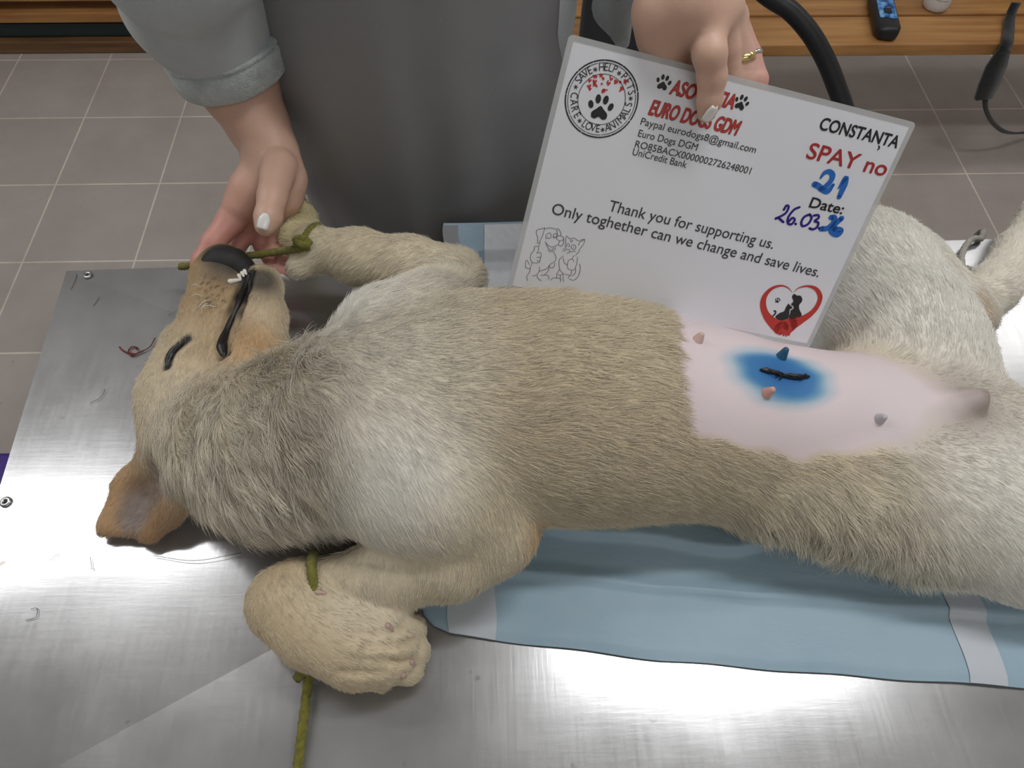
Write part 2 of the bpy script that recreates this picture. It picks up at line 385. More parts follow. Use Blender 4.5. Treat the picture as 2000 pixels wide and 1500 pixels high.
        for a in (0, 1):
            for b in (0, 1):
                for e in (0, 1): c += I[a:n[0] - 1 + a, b:n[1] - 1 + b, e:n[2] - 1 + e]
        act = (c > 0) & (c < 8); cells = np.argwhere(act); vid = np.full(n - 1, -1, np.int64); vid[act] = np.arange(len(cells))
        acc = np.zeros((len(cells), 3)); cnt = np.zeros(len(cells))
        for ax in range(3):
            o = [q for q in range(3) if q != ax]
            for a in (0, 1):
                for b in (0, 1):
                    p0 = cells.copy(); p0[:, o[0]] += a; p0[:, o[1]] += b; p1 = p0.copy(); p1[:, ax] += 1
                    v0 = G[tuple(p0.T)]; v1 = G[tuple(p1.T)]; m = (v0 < 0) != (v1 < 0); tt = np.where(m, v0 / np.where(m, v0 - v1, 1), 0)
                    q = p0.astype(float); q[:, ax] += tt; acc[m] += q[m]; cnt[m] += 1
        Vv = lo + h * acc / cnt[:, None]; F = []
        for ax in range(3):
            o1, o2 = (ax + 1) % 3, (ax + 2) % 3
            s0 = [slice(None)] * 3; s1 = [slice(None)] * 3; s0[ax] = slice(0, -1); s1[ax] = slice(1, None)
            a0 = I[tuple(s0)]; a1 = I[tuple(s1)]; E = np.argwhere(a0 != a1); E = E[(E[:, o1] > 0) & (E[:, o2] > 0) & (E[:, o1] < n[o1] - 1) & (E[:, o2] < n[o2] - 1)]
            ins = I[tuple(E.T)]; q = []
            for da, db in ((1, 1), (0, 1), (0, 0), (1, 0)):
                w = E.copy(); w[:, o1] -= da; w[:, o2] -= db; q.append(vid[tuple(w.T)])
            q = np.stack(q, 1); q[~ins] = q[~ins][:, ::-1]; F.append(q)
        F = np.vstack(F); F = F[(F >= 0).all(1)]
        for _ in range(smooth): 
            A_ = np.zeros_like(Vv); C_ = np.zeros(len(Vv))
            for i in range(4): np.add.at(A_, F[:, i], Vv[F[:, (i + 1) % 4]]); np.add.at(C_, F[:, i], 1)
            Vv = 0.5 * Vv + 0.5 * A_ / np.maximum(C_, 1)[:, None]
        N = s.normals(Vv)
        for _ in range(iters):
            f = s.eval(Vv); st = np.clip(f, -h, h)
            if floor is not None: st = np.where(Vv[:, 2] < ff(Vv[:, 0], Vv[:, 1]) + h * 0.8, 0, st)
            Vv = Vv - N * st[:, None]; N = s.normals(Vv)
        if floor is not None: Vv[:, 2] = np.maximum(Vv[:, 2], ff(Vv[:, 0], Vv[:, 1]))
        return Vv, F, N
    def normals(s, V, e=0.0008):
        g = np.stack([s.eval(V + np.eye(3)[i] * e) - s.eval(V - np.eye(3)[i] * e) for i in range(3)], 1)
        return g / (np.linalg.norm(g, axis=1)[:, None] + 1e-9)
    def attrs(s, V, sig=0.012):
        Wt = np.zeros(len(V)); Fl = np.zeros((len(V), 3)); H = np.zeros(len(V)); C = np.zeros((len(V), 3))
        for d in s.p:
            if d['op'] != 'u': continue
            w = np.exp(-np.clip(s.dist(d, V), -0.02, 0.2) / sig) * d['w'] + 1e-12
            Wt += w; H += w * d['hl']; C += w[:, None] * d['col']
            if d['flow'] is not None: Fl += w[:, None] * d['flow']
        return Fl / Wt[:, None], H / Wt, C / Wt[:, None]
def np_mesh(name, V, F, mats, parent, col=None):
    me = bpy.data.meshes.new(name); me.vertices.add(len(V)); me.vertices.foreach_set('co', np.asarray(V, np.float32).ravel())
    me.loops.add(len(F) * 4); me.loops.foreach_set('vertex_index', np.asarray(F, np.int32).ravel())
    me.polygons.add(len(F)); me.polygons.foreach_set('loop_start', np.arange(0, len(F) * 4, 4, dtype=np.int32))
    me.update(calc_edges=True); me.validate()
    if col is not None:
        a = me.color_attributes.new('Col', 'FLOAT_COLOR', 'POINT'); c = np.ones((len(V), 4), np.float32); c[:, :3] = col; a.data.foreach_set('color', c.ravel())
    return link(name, me, mats, parent)
def snoise(P, sc, seed=0, n=7):           # smooth vector noise from sines
    r = np.random.default_rng(seed); o = np.zeros((len(P), 3))
    for i in range(n):
        k = r.normal(size=3) * sc * (0.6 + 0.25 * i); o += np.sin(P @ k + r.uniform(0, 6.28))[:, None] * r.normal(size=3)
    return o / math.sqrt(n)

# ------------------------------------------------------------------ the dog
CREAM = lin(214, 200, 170); TAN = lin(199, 183, 152); PALE = lin(226, 219, 203); WHITE = lin(233, 229, 219); MUZ = lin(172, 143, 102); EARC = lin(178, 138, 98); STAIN = lin(196, 150, 88)
dog = empty('dog', at(1000, 800, 0), 'cream puppy lying on its back on the steel table, shaved belly stained blue', 'dog')
S = SDF(); a_ = at
XP = np.array([1, 0, 0.0]); DN = np.array([0, 0, -1.0])
# trunk
S.chain([(a_(800, 800, .088), .088), (a_(930, 795, .096), .101), (a_(1080, 795, .096), .103), (a_(1220, 806, .09), .096), (a_(1390, 826, .078), .084), (a_(1560, 845, .07), .075), (a_(1700, 845, .066), .070), (a_(1850, 850, .06), .062)], k=.03, flow='+', hl=.015, col=TAN)
S.add('ell', c=a_(820, 800, .135), r=(.07, .075, .05), k=.03, flow=(1, -.15, 0), hl=.010, col=PALE)          # fore chest
# neck
S.chain([(a_(790, 820, .09), .088), (a_(660, 850, .085), .083), (a_(540, 875, .078), .071), (a_(430, 865, .068), .057)], k=.03, flow=(.55, -.75, -.3), hl=.026, col=lin(214, 203, 180))
# skull and cheeks
S.add('ell', c=a_(382, 800, .058), r=(.048, .066, .050), k=.02, flow=(.25, -.9, .1), hl=.009, col=lin(214, 196, 164))
S.chain([(a_(385, 880, .05), .043), (a_(350, 775, .056), .034), (a_(382, 690, .072), .033)], k=.02, flow=(.1, -1, 0), hl=.008, col=CREAM)
S.chain([(a_(470, 810, .08), .045), (a_(500, 720, .088), .034)], k=.02, flow=(.3, -.9, 0), hl=.011, col=lin(205, 178, 138))
# muzzle
S.chain([(a_(450, 700, .088), .026), (a_(462, 620, .092), .021), (a_(470, 575, .093), .016)], k=.012, flow=(.1, -1, 0), hl=.006, col=MUZ)
S.chain([(a_(402, 690, .075), .034), (a_(416, 620, .085), .030), (a_(430, 545, .092), .0275), (a_(437, 522, .092), .025)], k=.012, flow=(.1, -1, 0), hl=.006, col=MUZ)
S.chain([(a_(505, 700, .088), .030), (a_(512, 620, .092), .023), (a_(514, 560, .094), .0175), (a_(512, 548, .094), .016)], k=.010, flow=(.1, -1, 0), hl=.007, col=lin(205, 186, 155))
S.chain([(a_(322, 735, .05), .02), (a_(352, 668, .066), .019)], k=.012, flow=(.1, -1, 0), hl=.006, col=CREAM)   # brow
# mouth and eye grooves
MOUTH = [(487, 533), (478, 560), (466, 590), (452, 622), (441, 648), (433, 672), (436, 690)]
mz = [.118, .118, .117, .116, .114, .112, .111]
EYE = [(326, 716), (330, 700), (339, 684), (352, 672), (366, 661)]
def drop(sd, px, py, z0=.2):      # the point of the surface seen through a pixel
    d = (px - 1000) / FPX * CR + (750 - py) / FPX * CU + CF; d = d / np.linalg.norm(d); tt = (ZT + z0 - HC) / d[2]
    for _ in range(60):
        f = sd.eval((CO + d * tt)[None])[0]; tt += f * .7
        if abs(f) < 2e-4: break
    return CO + d * tt
# ears: spread flap on the table and the far ear
e0, e1, e2, e3, e4 = a_(318, 880, .050), a_(205, 1034, .010), a_(292, 1040, .010), a_(372, 962, .034), a_(240, 950, .022)
for q in ((e0, e4, e3), (e4, e1, e2), (e4, e2, e3)): S.add('tri', a=q[0], b=q[1], c=q[2], ra=.0055, k=.010, flow=(-.6, -.8, 0), hl=.006, col=EARC)
S.chain([(a_(372, 965, .036), .013), (a_(330, 1003, .022), .011), (a_(296, 1036, .012), .0085)], k=.012, flow=(-.6, -.8, 0), hl=.007, col=EARC)
S.chain([(a_(325, 880, .045), .022), (a_(262, 935, .022), .010), (a_(212, 1020, .011), .007)], k=.012, flow=(-.6, -.8, 0), hl=.008, col=lin(206, 170, 126))
S.chain([(a_(318, 770, .03), .018), (a_(306, 722, .02), .013)], k=.012, flow=(0, 1, 0), hl=.005, col=EARC)
# near fore leg
S.chain([(a_(800, 905, .115), .062), (a_(870, 960, .105), .054), (a_(962, 1040, .078), .0345)], k=.025, flow=(.4, -.8, -.2), hl=.009, col=CREAM)
S.chain([(a_(750, 900, .11), .056), (a_(780, 960, .105), .045)], k=.03, flow=(.3, -.8, -.2), hl=.012, col=WHITE)
S.chain([(a_(966, 1048, .073), .0335), (a_(880, 1090, .066), .034), (a_(770, 1118, .054), .0315), (a_(650, 1150, .044), .0275)], k=.014, flow=(-.35, -.75, -.4), hl=.009, col=CREAM)
S.chain([(a_(590, 1150, .043), .026), (a_(560, 1178, .040), .031), (a_(620, 1222, .038), .0345), (a_(700, 1258, .036), .0345), (a_(745, 1262, .034), .033)], k=.014, flow='+', hl=.007, col=lin(205, 184, 148))
for (x, y, z, x2, y2, z2, r, cc) in ((690, 1205, .052, 750, 1203, .046, .0185, WHITE), (735, 1232, .042, 797, 1232, .030, .0165, CREAM), (740, 1265, .036, 806, 1272, .024, .0165, CREAM), (720, 1292, .028, 796, 1305, .018, .0155, CREAM), (665, 1296, .022, 742, 1322, .015, .0135, CREAM)):
    S.add('cone', a=a_(x, y, z), b=a_(x2, y2, z2), ra=r, rb=r * .92, k=.0035, flow=(.9, -.35, 0), hl=.0045, col=cc)
S.chain([(a_(590, 1160, .066), .010), (a_(632, 1158, .066), .0085)], k=.008, flow=(1, 0, 0), hl=.006, col=CREAM)
# far fore leg
S.chain([(a_(765, 665, .105), .056), (a_(830, 628, .095), .043), (a_(890, 555, .080), .030)], k=.025, flow=(.5, .6, 0), hl=.014, col=PALE)
S.chain([(a_(890, 538, .092), .030), (a_(800, 522, .098), .0305), (a_(700, 502, .096), .0275), (a_(618, 486, .090), .0225)], k=.014, flow=(-.8, -.3, -.2), hl=.009, col=CREAM)
S.chain([(a_(612, 482, .088), .021), (a_(590, 462, .075), .0215), (a_(580, 430, .052), .021), (a_(572, 400, .030), .017)], k=.012, flow='+', hl=.009, col=lin(205, 192, 140))
S.chain([(a_(612, 505, .088), .017), (a_(585, 522, .085), .013)], k=.01, flow=(-1, 0, 0), hl=.006, col=PALE)
# far hind leg
S.chain([(a_(1800, 745, .074), .064), (a_(1745, 640, .082), .066), (a_(1705, 515, .095), .049), (a_(1700, 470, .098), .033)], k=.03, flow=(-.2, .7, .1), hl=.011, col=WHITE)
S.chain([(a_(1810, 700, .065), .058), (a_(1812, 640, .050), .045), (a_(1770, 520, .075), .040)], k=.03, flow=(.5, -.5, 0), hl=.011, col=WHITE)
S.chain([(a_(1722, 495, .088), .036), (a_(1800, 545, .066), .033), (a_(1868, 590, .062), .027), (a_(1902, 624, .056), .019)], k=.016, flow='+', hl=.009, col=PALE)
S.chain([(a_(1899, 616, .056), .021), (a_(1938, 564, .054), .025), (a_(1985, 495, .042), .023), (a_(2040, 425, .040), .026), (a_(2090, 380, .03), .024)], k=.016, flow='+', hl=.008, col=PALE)
# near hind leg and rump
S.chain([(a_(1760, 905, .068), .066), (a_(1860, 960, .064), .069), (a_(1990, 1030, .058), .062), (a_(2120, 1100, .05), .050)], k=.03, flow=(.75, -.6, -.1), hl=.009, col=WHITE)
S.chain([(a_(1500, 950, .062), .045), (a_(1640, 960, .066), .050), (a_(1800, 1020, .052), .052)], k=.03, flow=(.35, -.85, -.35), hl=.024, col=lin(222, 210, 184))
S.chain([(a_(1850, 850, .06), .055), (a_(1960, 880, .055), .050), (a_(2100, 930, .05), .055)], k=.03, flow=(1, 0, 0), hl=.011, col=WHITE)
S.chain([(a_(1930, 855, .045), .035), (a_(2010, 838, .030), .026), (a_(2100, 830, .02), .018)], k=.02, flow=(1, 0, 0), hl=.016, col=CREAM)   # tail root
Q = drop(S, 1876, 792); S.chain([(Q + [-.004, 0, -.008], .016), (Q + [.012, .003, .002], .0095), (Q + [.021, .008, .006], .0035)], k=.010, w=3.5, flow=(1, 0, 0), hl=.0015, col=lin(150, 136, 130))
for L in (((695, 1238), (735, 1240), (772, 1236), (796, 1215)), ((715, 1266), (765, 1262), (812, 1254)), ((690, 1292), (745, 1294), (806, 1292)), ((660, 1312), (700, 1316), (750, 1316))):
    Q = [drop(S, *q) for q in L]; S.chain([(q + [0, 0, .0015], .0034) for q in Q], k=.005, op='s')
MP = [drop(S, *q) for q in MOUTH]
for i in range(len(MP) - 1):
    r0 = .0035 + .0035 * math.sin(math.pi * (i + .5) / 6.5) + (.002 if i > 2 else 0)
    S.add('cone', a=MP[i], b=MP[i + 1], ra=r0, rb=r0, k=.006, op='s')
EP = [drop(S, *q) for q in EYE]
for i in range(len(EP) - 1): S.add('cone', a=EP[i], b=EP[i + 1], ra=.0018, rb=.0018, k=.004, op='s')
ER = [drop(S, *q) for q in ((300, 925), (270, 980), (262, 1010))]       # hollow of the ear
S.chain([(ER[0] + [0, 0, .012], .016), (ER[1] + [0, 0, .011], .0145), (ER[2] + [0, 0, .008], .0095)], k=.010, op='s')
H_DOG = 0.0031
V, F, N = S.mesh(H_DOG, floor=lambda x, y: np.minimum(table_z(x, y), ZT) + .0006 + .003 * (x > -.06))
FL, HL, CC = S.attrs(V)

def px_of(P):
    v = np.asarray(P) - CO; z = v @ CF; return np.stack([1000 + FPX * (v @ CR) / z, 750 - FPX * (v @ CU) / z], -1)
# coat pattern in the dog's own place: regions laid out on the table plane
def reg(P, px, py, z, r, soft):            # ball shaped coat patch around a point
    d = np.linalg.norm(P - a_(px, py, z), axis=1); return np.clip((r + soft - d) / (2 * soft), 0, 1)
def blend(C, w, c): return C * (1 - w[:, None]) + np.array(c) * w[:, None]
def seg_d(P, Q):
    d = np.full(len(P), 9.0)
    for p, q in zip(Q[:-1], Q[1:]):
        w = q - p; h = np.clip(((P - p) @ w) / (w @ w), 0, 1); d = np.minimum(d, np.linalg.norm(P - p - h[:, None] * w, axis=1))
    return d
B0 = np.array([a_(*q, .12)[:2] for q in ((1290, 632), (1560, 640), (1700, 700), (1850, 800), (1760, 880), (1560, 905), (1330, 890), (1300, 800))])
def poly_sd(P, Q):                          # signed distance to a polygon on the table plane (negative inside)
    d = np.full(len(P), 9.0); c = np.zeros(len(P), bool); n = len(Q)
    for i in range(n):
        p, q = Q[i], Q[(i + 1) % n]; w = q - p; h = np.clip(((P - p) @ w) / (w @ w), 0, 1); d = np.minimum(d, np.linalg.norm(P - p - h[:, None] * w, axis=1))
        cr = ((p[1] > P[:, 1]) != (q[1] > P[:, 1])); xx = (q[0] - p[0]) * (P[:, 1] - p[1]) / (q[1] - p[1] + 1e-12) + p[0]; c ^= cr & (P[:, 0] < xx)
    return np.where(c, -d, d)
INC = [drop(S, *q) for q in ((1484, 723), (1510, 728), (1540, 736), (1580, 737))]
WSP = [drop(S, *q) for q in ((400, 540), (408, 552), (418, 545), (412, 562), (402, 568), (424, 560), (416, 574), (405, 582), (428, 576), (420, 588), (410, 592), (434, 566), (438, 586), (396, 552))]
def pattern(P, C, Hh, coarse):
    nz = snoise(P, 60, 3)
    # saddle of tan fur along trunk is base; paler chest
    w = reg(P, 760, 740, .17, .07, .05); C = blend(C, w * .8, PALE)
    w = reg(P, 700, 660, .12, .05, .03); C = blend(C, w * .8, WHITE)
    w = reg(P, 790, 930, .15, .045, .03); C = blend(C, w, WHITE)
    for (x, y, z, r) in ((1030, 1035, .085, .014), (1020, 1060, .07, .018)): C = blend(C, reg(P, x, y, z, r, .014) * .75, STAIN)
    C = blend(C, reg(P, 922, 520, .09, .016, .012) * .8, STAIN); C = blend(C, reg(P, 800, 545, .10, .016, .015) * .35, STAIN)
    C = blend(C, reg(P, 1890, 598, .075, .015, .012) * .85, lin(184, 132, 62)); C = blend(C, reg(P, 1905, 628, .065, .014, .014) * .7, lin(168, 130, 80))
    # dirt brown base of the neck ruff
    w = np.clip(reg(P, 600, 780, .15, .03, .03) + reg(P, 610, 900, .15, .025, .03) + reg(P, 545, 745, .14, .02, .02), 0, 1); C = blend(C, w * .6, lin(128, 108, 72))
    # face
    C = blend(C, reg(P, 505, 690, .11, .020, .016) * .85, lin(198, 150, 92)); C = blend(C, reg(P, 470, 640, .12, .012, .012) * .5, lin(150, 104, 66))
    C = blend(C, reg(P, 415, 570, .115, .024, .016) * .5, lin(160, 134, 98)); C = blend(C, reg(P, 425, 525, .115, .016, .014) * .6, lin(92, 78, 62))
    for q in WSP: C = blend(C, np.clip((.0024 - np.linalg.norm(P - q, axis=1)) / .0012, 0, 1) * .85, (.02, .016, .012))
    C = blend(C, reg(P, 385, 800, .10, .03, .03) * .5, PALE)
    C = blend(C, reg(P, 445, 530, .112, .016, .013) * .85, lin(74, 62, 50)); C = blend(C, reg(P, 515, 565, .112, .016, .012) * .6, lin(96, 88, 78))
    nose = np.clip(reg(P, 440, 508, .108, .0235, .007), 0, 1); C = blend(C, nose, (.012, .011, .011))
    lipf = reg(P, 512, 545, .112, .016, .007); C = blend(C, lipf * .85, (.025, .023, .022))
    dm = seg_d(P, MP); wm = np.clip((.0105 - dm) / .004, 0, 1); C = blend(C, wm, (.008, .007, .007))
    de = seg_d(P, EP); we = np.clip((.0062 - de) / .0025, 0, 1); C = blend(C, we, (.012, .01, .01))
    # ear lining
    w = np.clip((.022 - seg_d(P, ER)) / .012, 0, 1); C = blend(C, w * .95, lin(150, 136, 128))
    # clipped belly
    sd = poly_sd(P[:, :2] + nz[:, :2] * .0022, B0); up = np.clip((P[:, 2] - ZT - .05) / .02, 0, 1)
    edge = np.clip((P[:, 0] - .30) / .12, 0, 1)
    w = np.clip((.004 + .014 * edge - sd) / (.006 + .03 * edge), 0, 1) * up
    pink = np.array(lin(220, 205, 207)); C = blend(C, w, pink); Hh = Hh * (1 - np.clip(w * 1.35, 0, 1))
    for (x, y, z, r, s_, k_) in ((1440, 668, .12, .016, .012, .45), (1400, 700, .12, .010, .010, .3), (1650, 722, .11, .011, .009, .6), (1650, 775, .11, .014, .011, .45), (1610, 690, .11, .014, .010, .35)): C = blend(C, reg(P, x, y, z, r, s_) * k_ * w, lin(208, 138, 140))
    C = blend(C, reg(P, 1700, 830, .10, .03, .03) * .2 * w, lin(160, 190, 205))
    # blue antiseptic spray stain
    ax = INC[3] - INC[0]; ax = ax / np.linalg.norm(ax); mid = (INC[1] + INC[2]) / 2 ; dv = P - mid; lx = dv @ ax; ly = np.linalg.norm(dv - lx[:, None] * ax, axis=1)
    rr = np.sqrt((lx / .0455) ** 2 + (ly / .0275) ** 2) + nz[:, 0] * .05
    C = blend(C, np.clip((1.34 - rr) / .55, 0, 1) * .8 * up, lin(70, 165, 192)); C = blend(C, np.clip((1.04 - rr) / .36, 0, 1) * .9 * up, lin(12, 104, 168)); C = blend(C, np.clip((.62 - rr) / .3, 0, 1) * .5 * up, lin(6, 84, 156))
    if not coarse:
        bare = np.clip(nose * 1.5 + wm * 1.5 + we * 1.6 + lipf * .4, 0, 1); Hh = Hh * (1 - bare)
    return C, Hh
CB, _ = pattern(V, CC, HL, True)
M_dog = vcol_mat('dog_skin', 0.55, bumpscale=420, bump=0.12)
body = np_mesh('body', V, F, M_dog, dog, CB)

# fur strands
def make_fur(name, sdf, V, F, N, FL, HL, CC, count, parent, pat):
    tri = np.vstack([F[:, [0, 1, 2]], F[:, [0, 2, 3]]])
    ar = np.linalg.norm(np.cross(V[tri[:, 1]] - V[tri[:, 0]], V[tri[:, 2]] - V[tri[:, 0]]), axis=1) / 2
    fz = V[tri].mean(1)[:, 2]; nz = N[tri].mean(1)[:, 2]
    hl = HL[tri].mean(1); w = ar * (fz > ZT + .004) * (nz > -.55) * np.sqrt(.014 / np.clip(hl, .004, .05)); w /= w.sum()
    ti = RNG.choice(len(tri), count, p=w); u = RNG.random((count, 2)); fl = u.sum(1) > 1; u[fl] = 1 - u[fl]
    bc = np.stack([1 - u.sum(1), u[:, 0], u[:, 1]], 1)[:, :, None]; g = lambda A: (A[tri[ti]] * bc).sum(1)
    P = g(V); n = g(N); n /= np.linalg.norm(n, axis=1)[:, None]; f = g(FL); L = (HL[tri[ti]] * bc[:, :, 0]).sum(1); C = g(CC)
    C, L = pat(P, C, L, False); keep = L > .0012; P, n, f, L, C = P[keep], n[keep], f[keep], L[keep], C[keep]; M = len(P)
    f = f / (np.linalg.norm(f, axis=1)[:, None] + 1e-6); long = np.clip((L - .0145) / .010, 0, 1)
    f = f + snoise(P, 22, 5) * (.16 + .25 * long)[:, None] + snoise(P, 90, 6) * (.05 + .25 * long)[:, None] + DN * (.25 + .5 * long)[:, None] * (1 - np.clip(n[:, 2], 0, 1))[:, None]
    # clumps: each strand leans towards the nearest clump seed
    cs = .011; key = np.floor(P / cs).astype(np.int64); best = np.full(M, 9e9); cid = np.zeros(M, np.int64); cpos = P.copy()
    def hsh(k): h = (k[:, 0] * 73856093) ^ (k[:, 1] * 19349663) ^ (k[:, 2] * 83492791); return (h & 0x7fffffff)
    for dx in (-1, 0, 1):
        for dy in (-1, 0, 1):
            for dz in (-1, 0, 1):
                k = key + [dx, dy, dz]; h = hsh(k); j = np.stack([((h * m) % 9973) / 9973 for m in (7919, 104729, 1299709)], 1); c = (k + j) * cs
                d = ((c - P) ** 2).sum(1); m = d < best; best[m] = d[m]; cid[m] = h[m]; cpos[m] = c[m]
    cr = ((cid * 15485863) % 10007) / 10007.0; cr2 = ((cid * 32452843) % 10009) / 10009.0
    tng = f - n * (f * n).sum(1)[:, None]; tng /= np.linalg.norm(tng, axis=1)[:, None] + 1e-6
    side = np.cross(n, tng); tng = tng + side * ((cr - .5) * (.10 + .7 * long))[:, None] + RNG.normal(size=(M, 3)) * .13; tng /= np.linalg.norm(tng, axis=1)[:, None]
    L = L * RNG.uniform(.7, 1.15, M) * (.85 + .3 * cr2); lift = .16 + .12 * RNG.random(M) + .38 * long * cr2
    cc = cpos - P; cc -= n * (cc * n).sum(1)[:, None]; cl = (.12 + .65 * long)[:, None]
    K = 5; pts = np.zeros((M, K, 3))
    for i in range(K):
        s = i / (K - 1)
        pts[:, i] = P - n * .0006 + tng * (L * s * .95)[:, None] + n * (L * (lift * (s - .55 * s * s) * 1.5))[:, None] + cc * cl * (s ** 1.5) + DN * (L * .10 * s * s)[:, None]
    pts[:, :, 2] = np.maximum(pts[:, :, 2], np.minimum(table_z(pts[:, :, 0], pts[:, :, 1]), ZT) + .001)
    cv = bpy.data.hair_curves.new(name); cv.add_curves([K] * M)
    cv.attributes['position'].data.foreach_set('vector', pts.astype(np.float32).ravel())
    ra = cv.attributes.get('radius') or cv.attributes.new('radius', 'FLOAT', 'POINT')
    ra.data.foreach_set('value', np.tile(np.array([1, 1, .85, .6, .15], np.float32) * .00017, M))
    col = np.ones((M, 4), np.float32); v = (1 + RNG.normal(size=M) * .07 + (cr - .5) * (.07 + .34 * long))[:, None]; col[:, :3] = np.clip(np.maximum(C, 1e-4) ** .68 * v, 0, .95)
    at_ = cv.attributes.new('Col', 'FLOAT_COLOR', 'CURVE'); at_.data.foreach_set('color', col.ravel())
    o = bpy.data.objects.new(name, cv); COL.objects.link(o); o.parent = parent; o.matrix_parent_inverse = Matrix.Translation(parent.matrix_basis.translation).inverted()
    cv.materials.append(M_fur); return o
M_fur = vcol_mat('fur_strands', 0.6); M_fur.node_tree.nodes['Principled BSDF'].inputs['Specular IOR Level'].default_value = 0.25
import os
FURN = int(os.environ.get('FURN', 300000))
if FURN: make_fur('fur', S, V, F, N, FL, HL, CC, FURN, dog, pattern)

# ------------------------------------------------------------------ laminated card
card = None
CC0 = np.array([0.18634351, 0.47187928, 1.14235131]); CX = np.array([0.97252069, -0.08652022, -0.21614291]); CY = np.array([0.23154005, 0.45651198, 0.85906113]); CN = np.array([0.02434567, -0.88550046, 0.46400024])
def cuv(px, py):                 # card coordinates (metres from its centre) of a pixel
    d = (px - 1000) / FPX * CR + (750 - py) / FPX * CU + CF; tt = ((CC0 - CO) @ CN) / (d @ CN); q = CO + d * tt - CC0
    return np.array([q @ CX, q @ CY])
def cdep(px, py):
    d = (px - 1000) / FPX * CR + (750 - py) / FPX * CU + CF; return float(((CC0 - CO) @ CN) / (d @ CN))
def c3(u, v, h=0.0): return CC0 + CX * u + CY * v + CN * h
card = empty('laminated_card', CC0, 'white laminated donation card with red title, handwritten number and paw stamp, held above the dog', 'card')
def rrect(w, h, r, n=6):
    P = []
    for cx, cy, a0 in ((w - r, h - r, 0), (-w + r, h - r, 90), (-w + r, -h + r, 180), (w - r, -h + r, 270)):
        for i in range(n + 1): a = math.radians(a0 + 90 * i / n); P.append((cx + r * math.cos(a), cy + r * math.sin(a)))
    return P
def slab(name, P, h0, h1, m):
    n = len(P); V = [c3(u, v, h1) for u, v in P] + [c3(u, v, h0) for u, v in P]
    F = [tuple(range(n)), tuple(range(2 * n - 1, n - 1, -1))] + [(i, i + n, (i + 1) % n + n, (i + 1) % n) for i in range(n)]
    return mesh_obj(name, V, F, m, card, smooth=False)
M_paper = mat('card_paper', lin(228, 229, 235), 0.42); M_paper.node_tree.nodes['Principled BSDF'].inputs['Coat Weight'].default_value = 0.25; M_paper.node_tree.nodes['Principled BSDF'].inputs['Coat Roughness'].default_value = 0.25
M_film = mat('clear_laminate', (0.75, 0.76, 0.77), 0.25); t = NT(M_film); tr = t.n('ShaderNodeBsdfTransparent'); mx = t.n('ShaderNodeMixShader'); mx.inputs[0].default_value = 0.45
tr.inputs[0].default_value = (0.9, 0.9, 0.9, 1)
t.l(tr.outputs[0], mx.inputs[1]); t.l(t.b.outputs[0], mx.inputs[2]); t.l(mx.outputs[0], t.t.nodes['Material Output'].inputs[0])
pw_, ph_ = 0.1515 - 0.0042, 0.108 - 0.0042
slab('paper', rrect(pw_, ph_, 0.0008), -0.0002, 0.0002, M_paper)
O = rrect(0.1515, 0.108, 0.004); I = rrect(pw_ - .0003, ph_ - .0003, 0.0008); n = len(O); V = []
for h in (0.00035, -0.00035): V += [c3(u, v, h) for u, v in O] + [c3(u, v, h) for u, v in I]
F = []
for i in range(n):
    j = (i + 1) % n; F += [(i, j, n + j, n + i), (2 * n + j, 2 * n + i, 3 * n + i, 3 * n + j), (i, 2 * n + i, 2 * n + j, j), (n + j, 3 * n + j, 3 * n + i, n + i)]
mesh_obj('laminate_edge', V, F, M_film, card, smooth=False)
M_ink = mat('black_ink', (0.012, 0.012, 0.014), 0.45); M_red = mat('red_ink', lin(190, 52, 44), 0.45); M_dred = mat('dark_red_ink', lin(168, 40, 44), 0.45)
M_blue = mat('blue_marker', lin(32, 104, 190), 0.4); M_purp = mat('purple_pen', lin(40, 20, 130), 0.4); M_thin = mat('grey_ink', (0.05, 0.05, 0.055), 0.5)
FONT = {}
def glyphs(s, bold=0.0):
    key = (s, bold)
    if key not in FONT:
        cu = bpy.data.curves.new('t', 'FONT'); cu.body = s; cu.offset = bold; cu.resolution_u = 5
        o = bpy.data.objects.new('t', cu); COL.objects.link(o); bpy.context.view_layer.update()
        me = bpy.data.meshes.new_from_object(o.evaluated_get(bpy.context.evaluated_depsgraph_get()))
        V = np.array([v.co[:2] for v in me.vertices]).reshape(-1, 2); F = [tuple(p.vertices) for p in me.polygons]
        bpy.data.objects.remove(o); bpy.data.curves.remove(cu); bpy.data.meshes.remove(me); FONT[key] = (V, F)
    return FONT[key]
def text_geo(s, pL, pR, cap, bold=0.0, h=0.0005, shear=0.0):        # text between two baseline pixels, cap height in pixels
    V, F = glyphs(s); a, b = cuv(*pL), cuv(*pR); ex = (b - a); Lw = np.linalg.norm(ex); ex /= Lw; ey = np.array([-ex[1], ex[0]])
    x0, x1 = V[:, 0].min(), V[:, 0].max(); kx = Lw / (x1 - x0); Hc, _ = glyphs('H'); hc = Hc[:, 1].max() - Hc[:, 1].min()
    m = cuv((pL[0] + pR[0]) / 2, (pL[1] + pR[1]) / 2); m2 = cuv((pL[0] + pR[0]) / 2 + cap * .26, (pL[1] + pR[1]) / 2 - cap * .96); ky = np.linalg.norm(m2 - m) / hc
    P = a + ((V[:, 0] - x0) * kx + V[:, 1] * ky * shear)[:, None] * ex + (V[:, 1] * ky)[:, None] * ey
    if not bold: return [c3(u, v, h) for u, v in P], F
    return merge([([c3(u + dx * bold * ky, v + dy * bold * ky, h + 1e-6 * i) for u, v in P], F) for i, (dx, dy) in enumerate(((0, 0), (1, 0), (-1, 0), (0, 1), (0, -1), (.7, .7), (-.7, .7), (.7, -.7), (-.7, -.7)))])   # heavier strokes
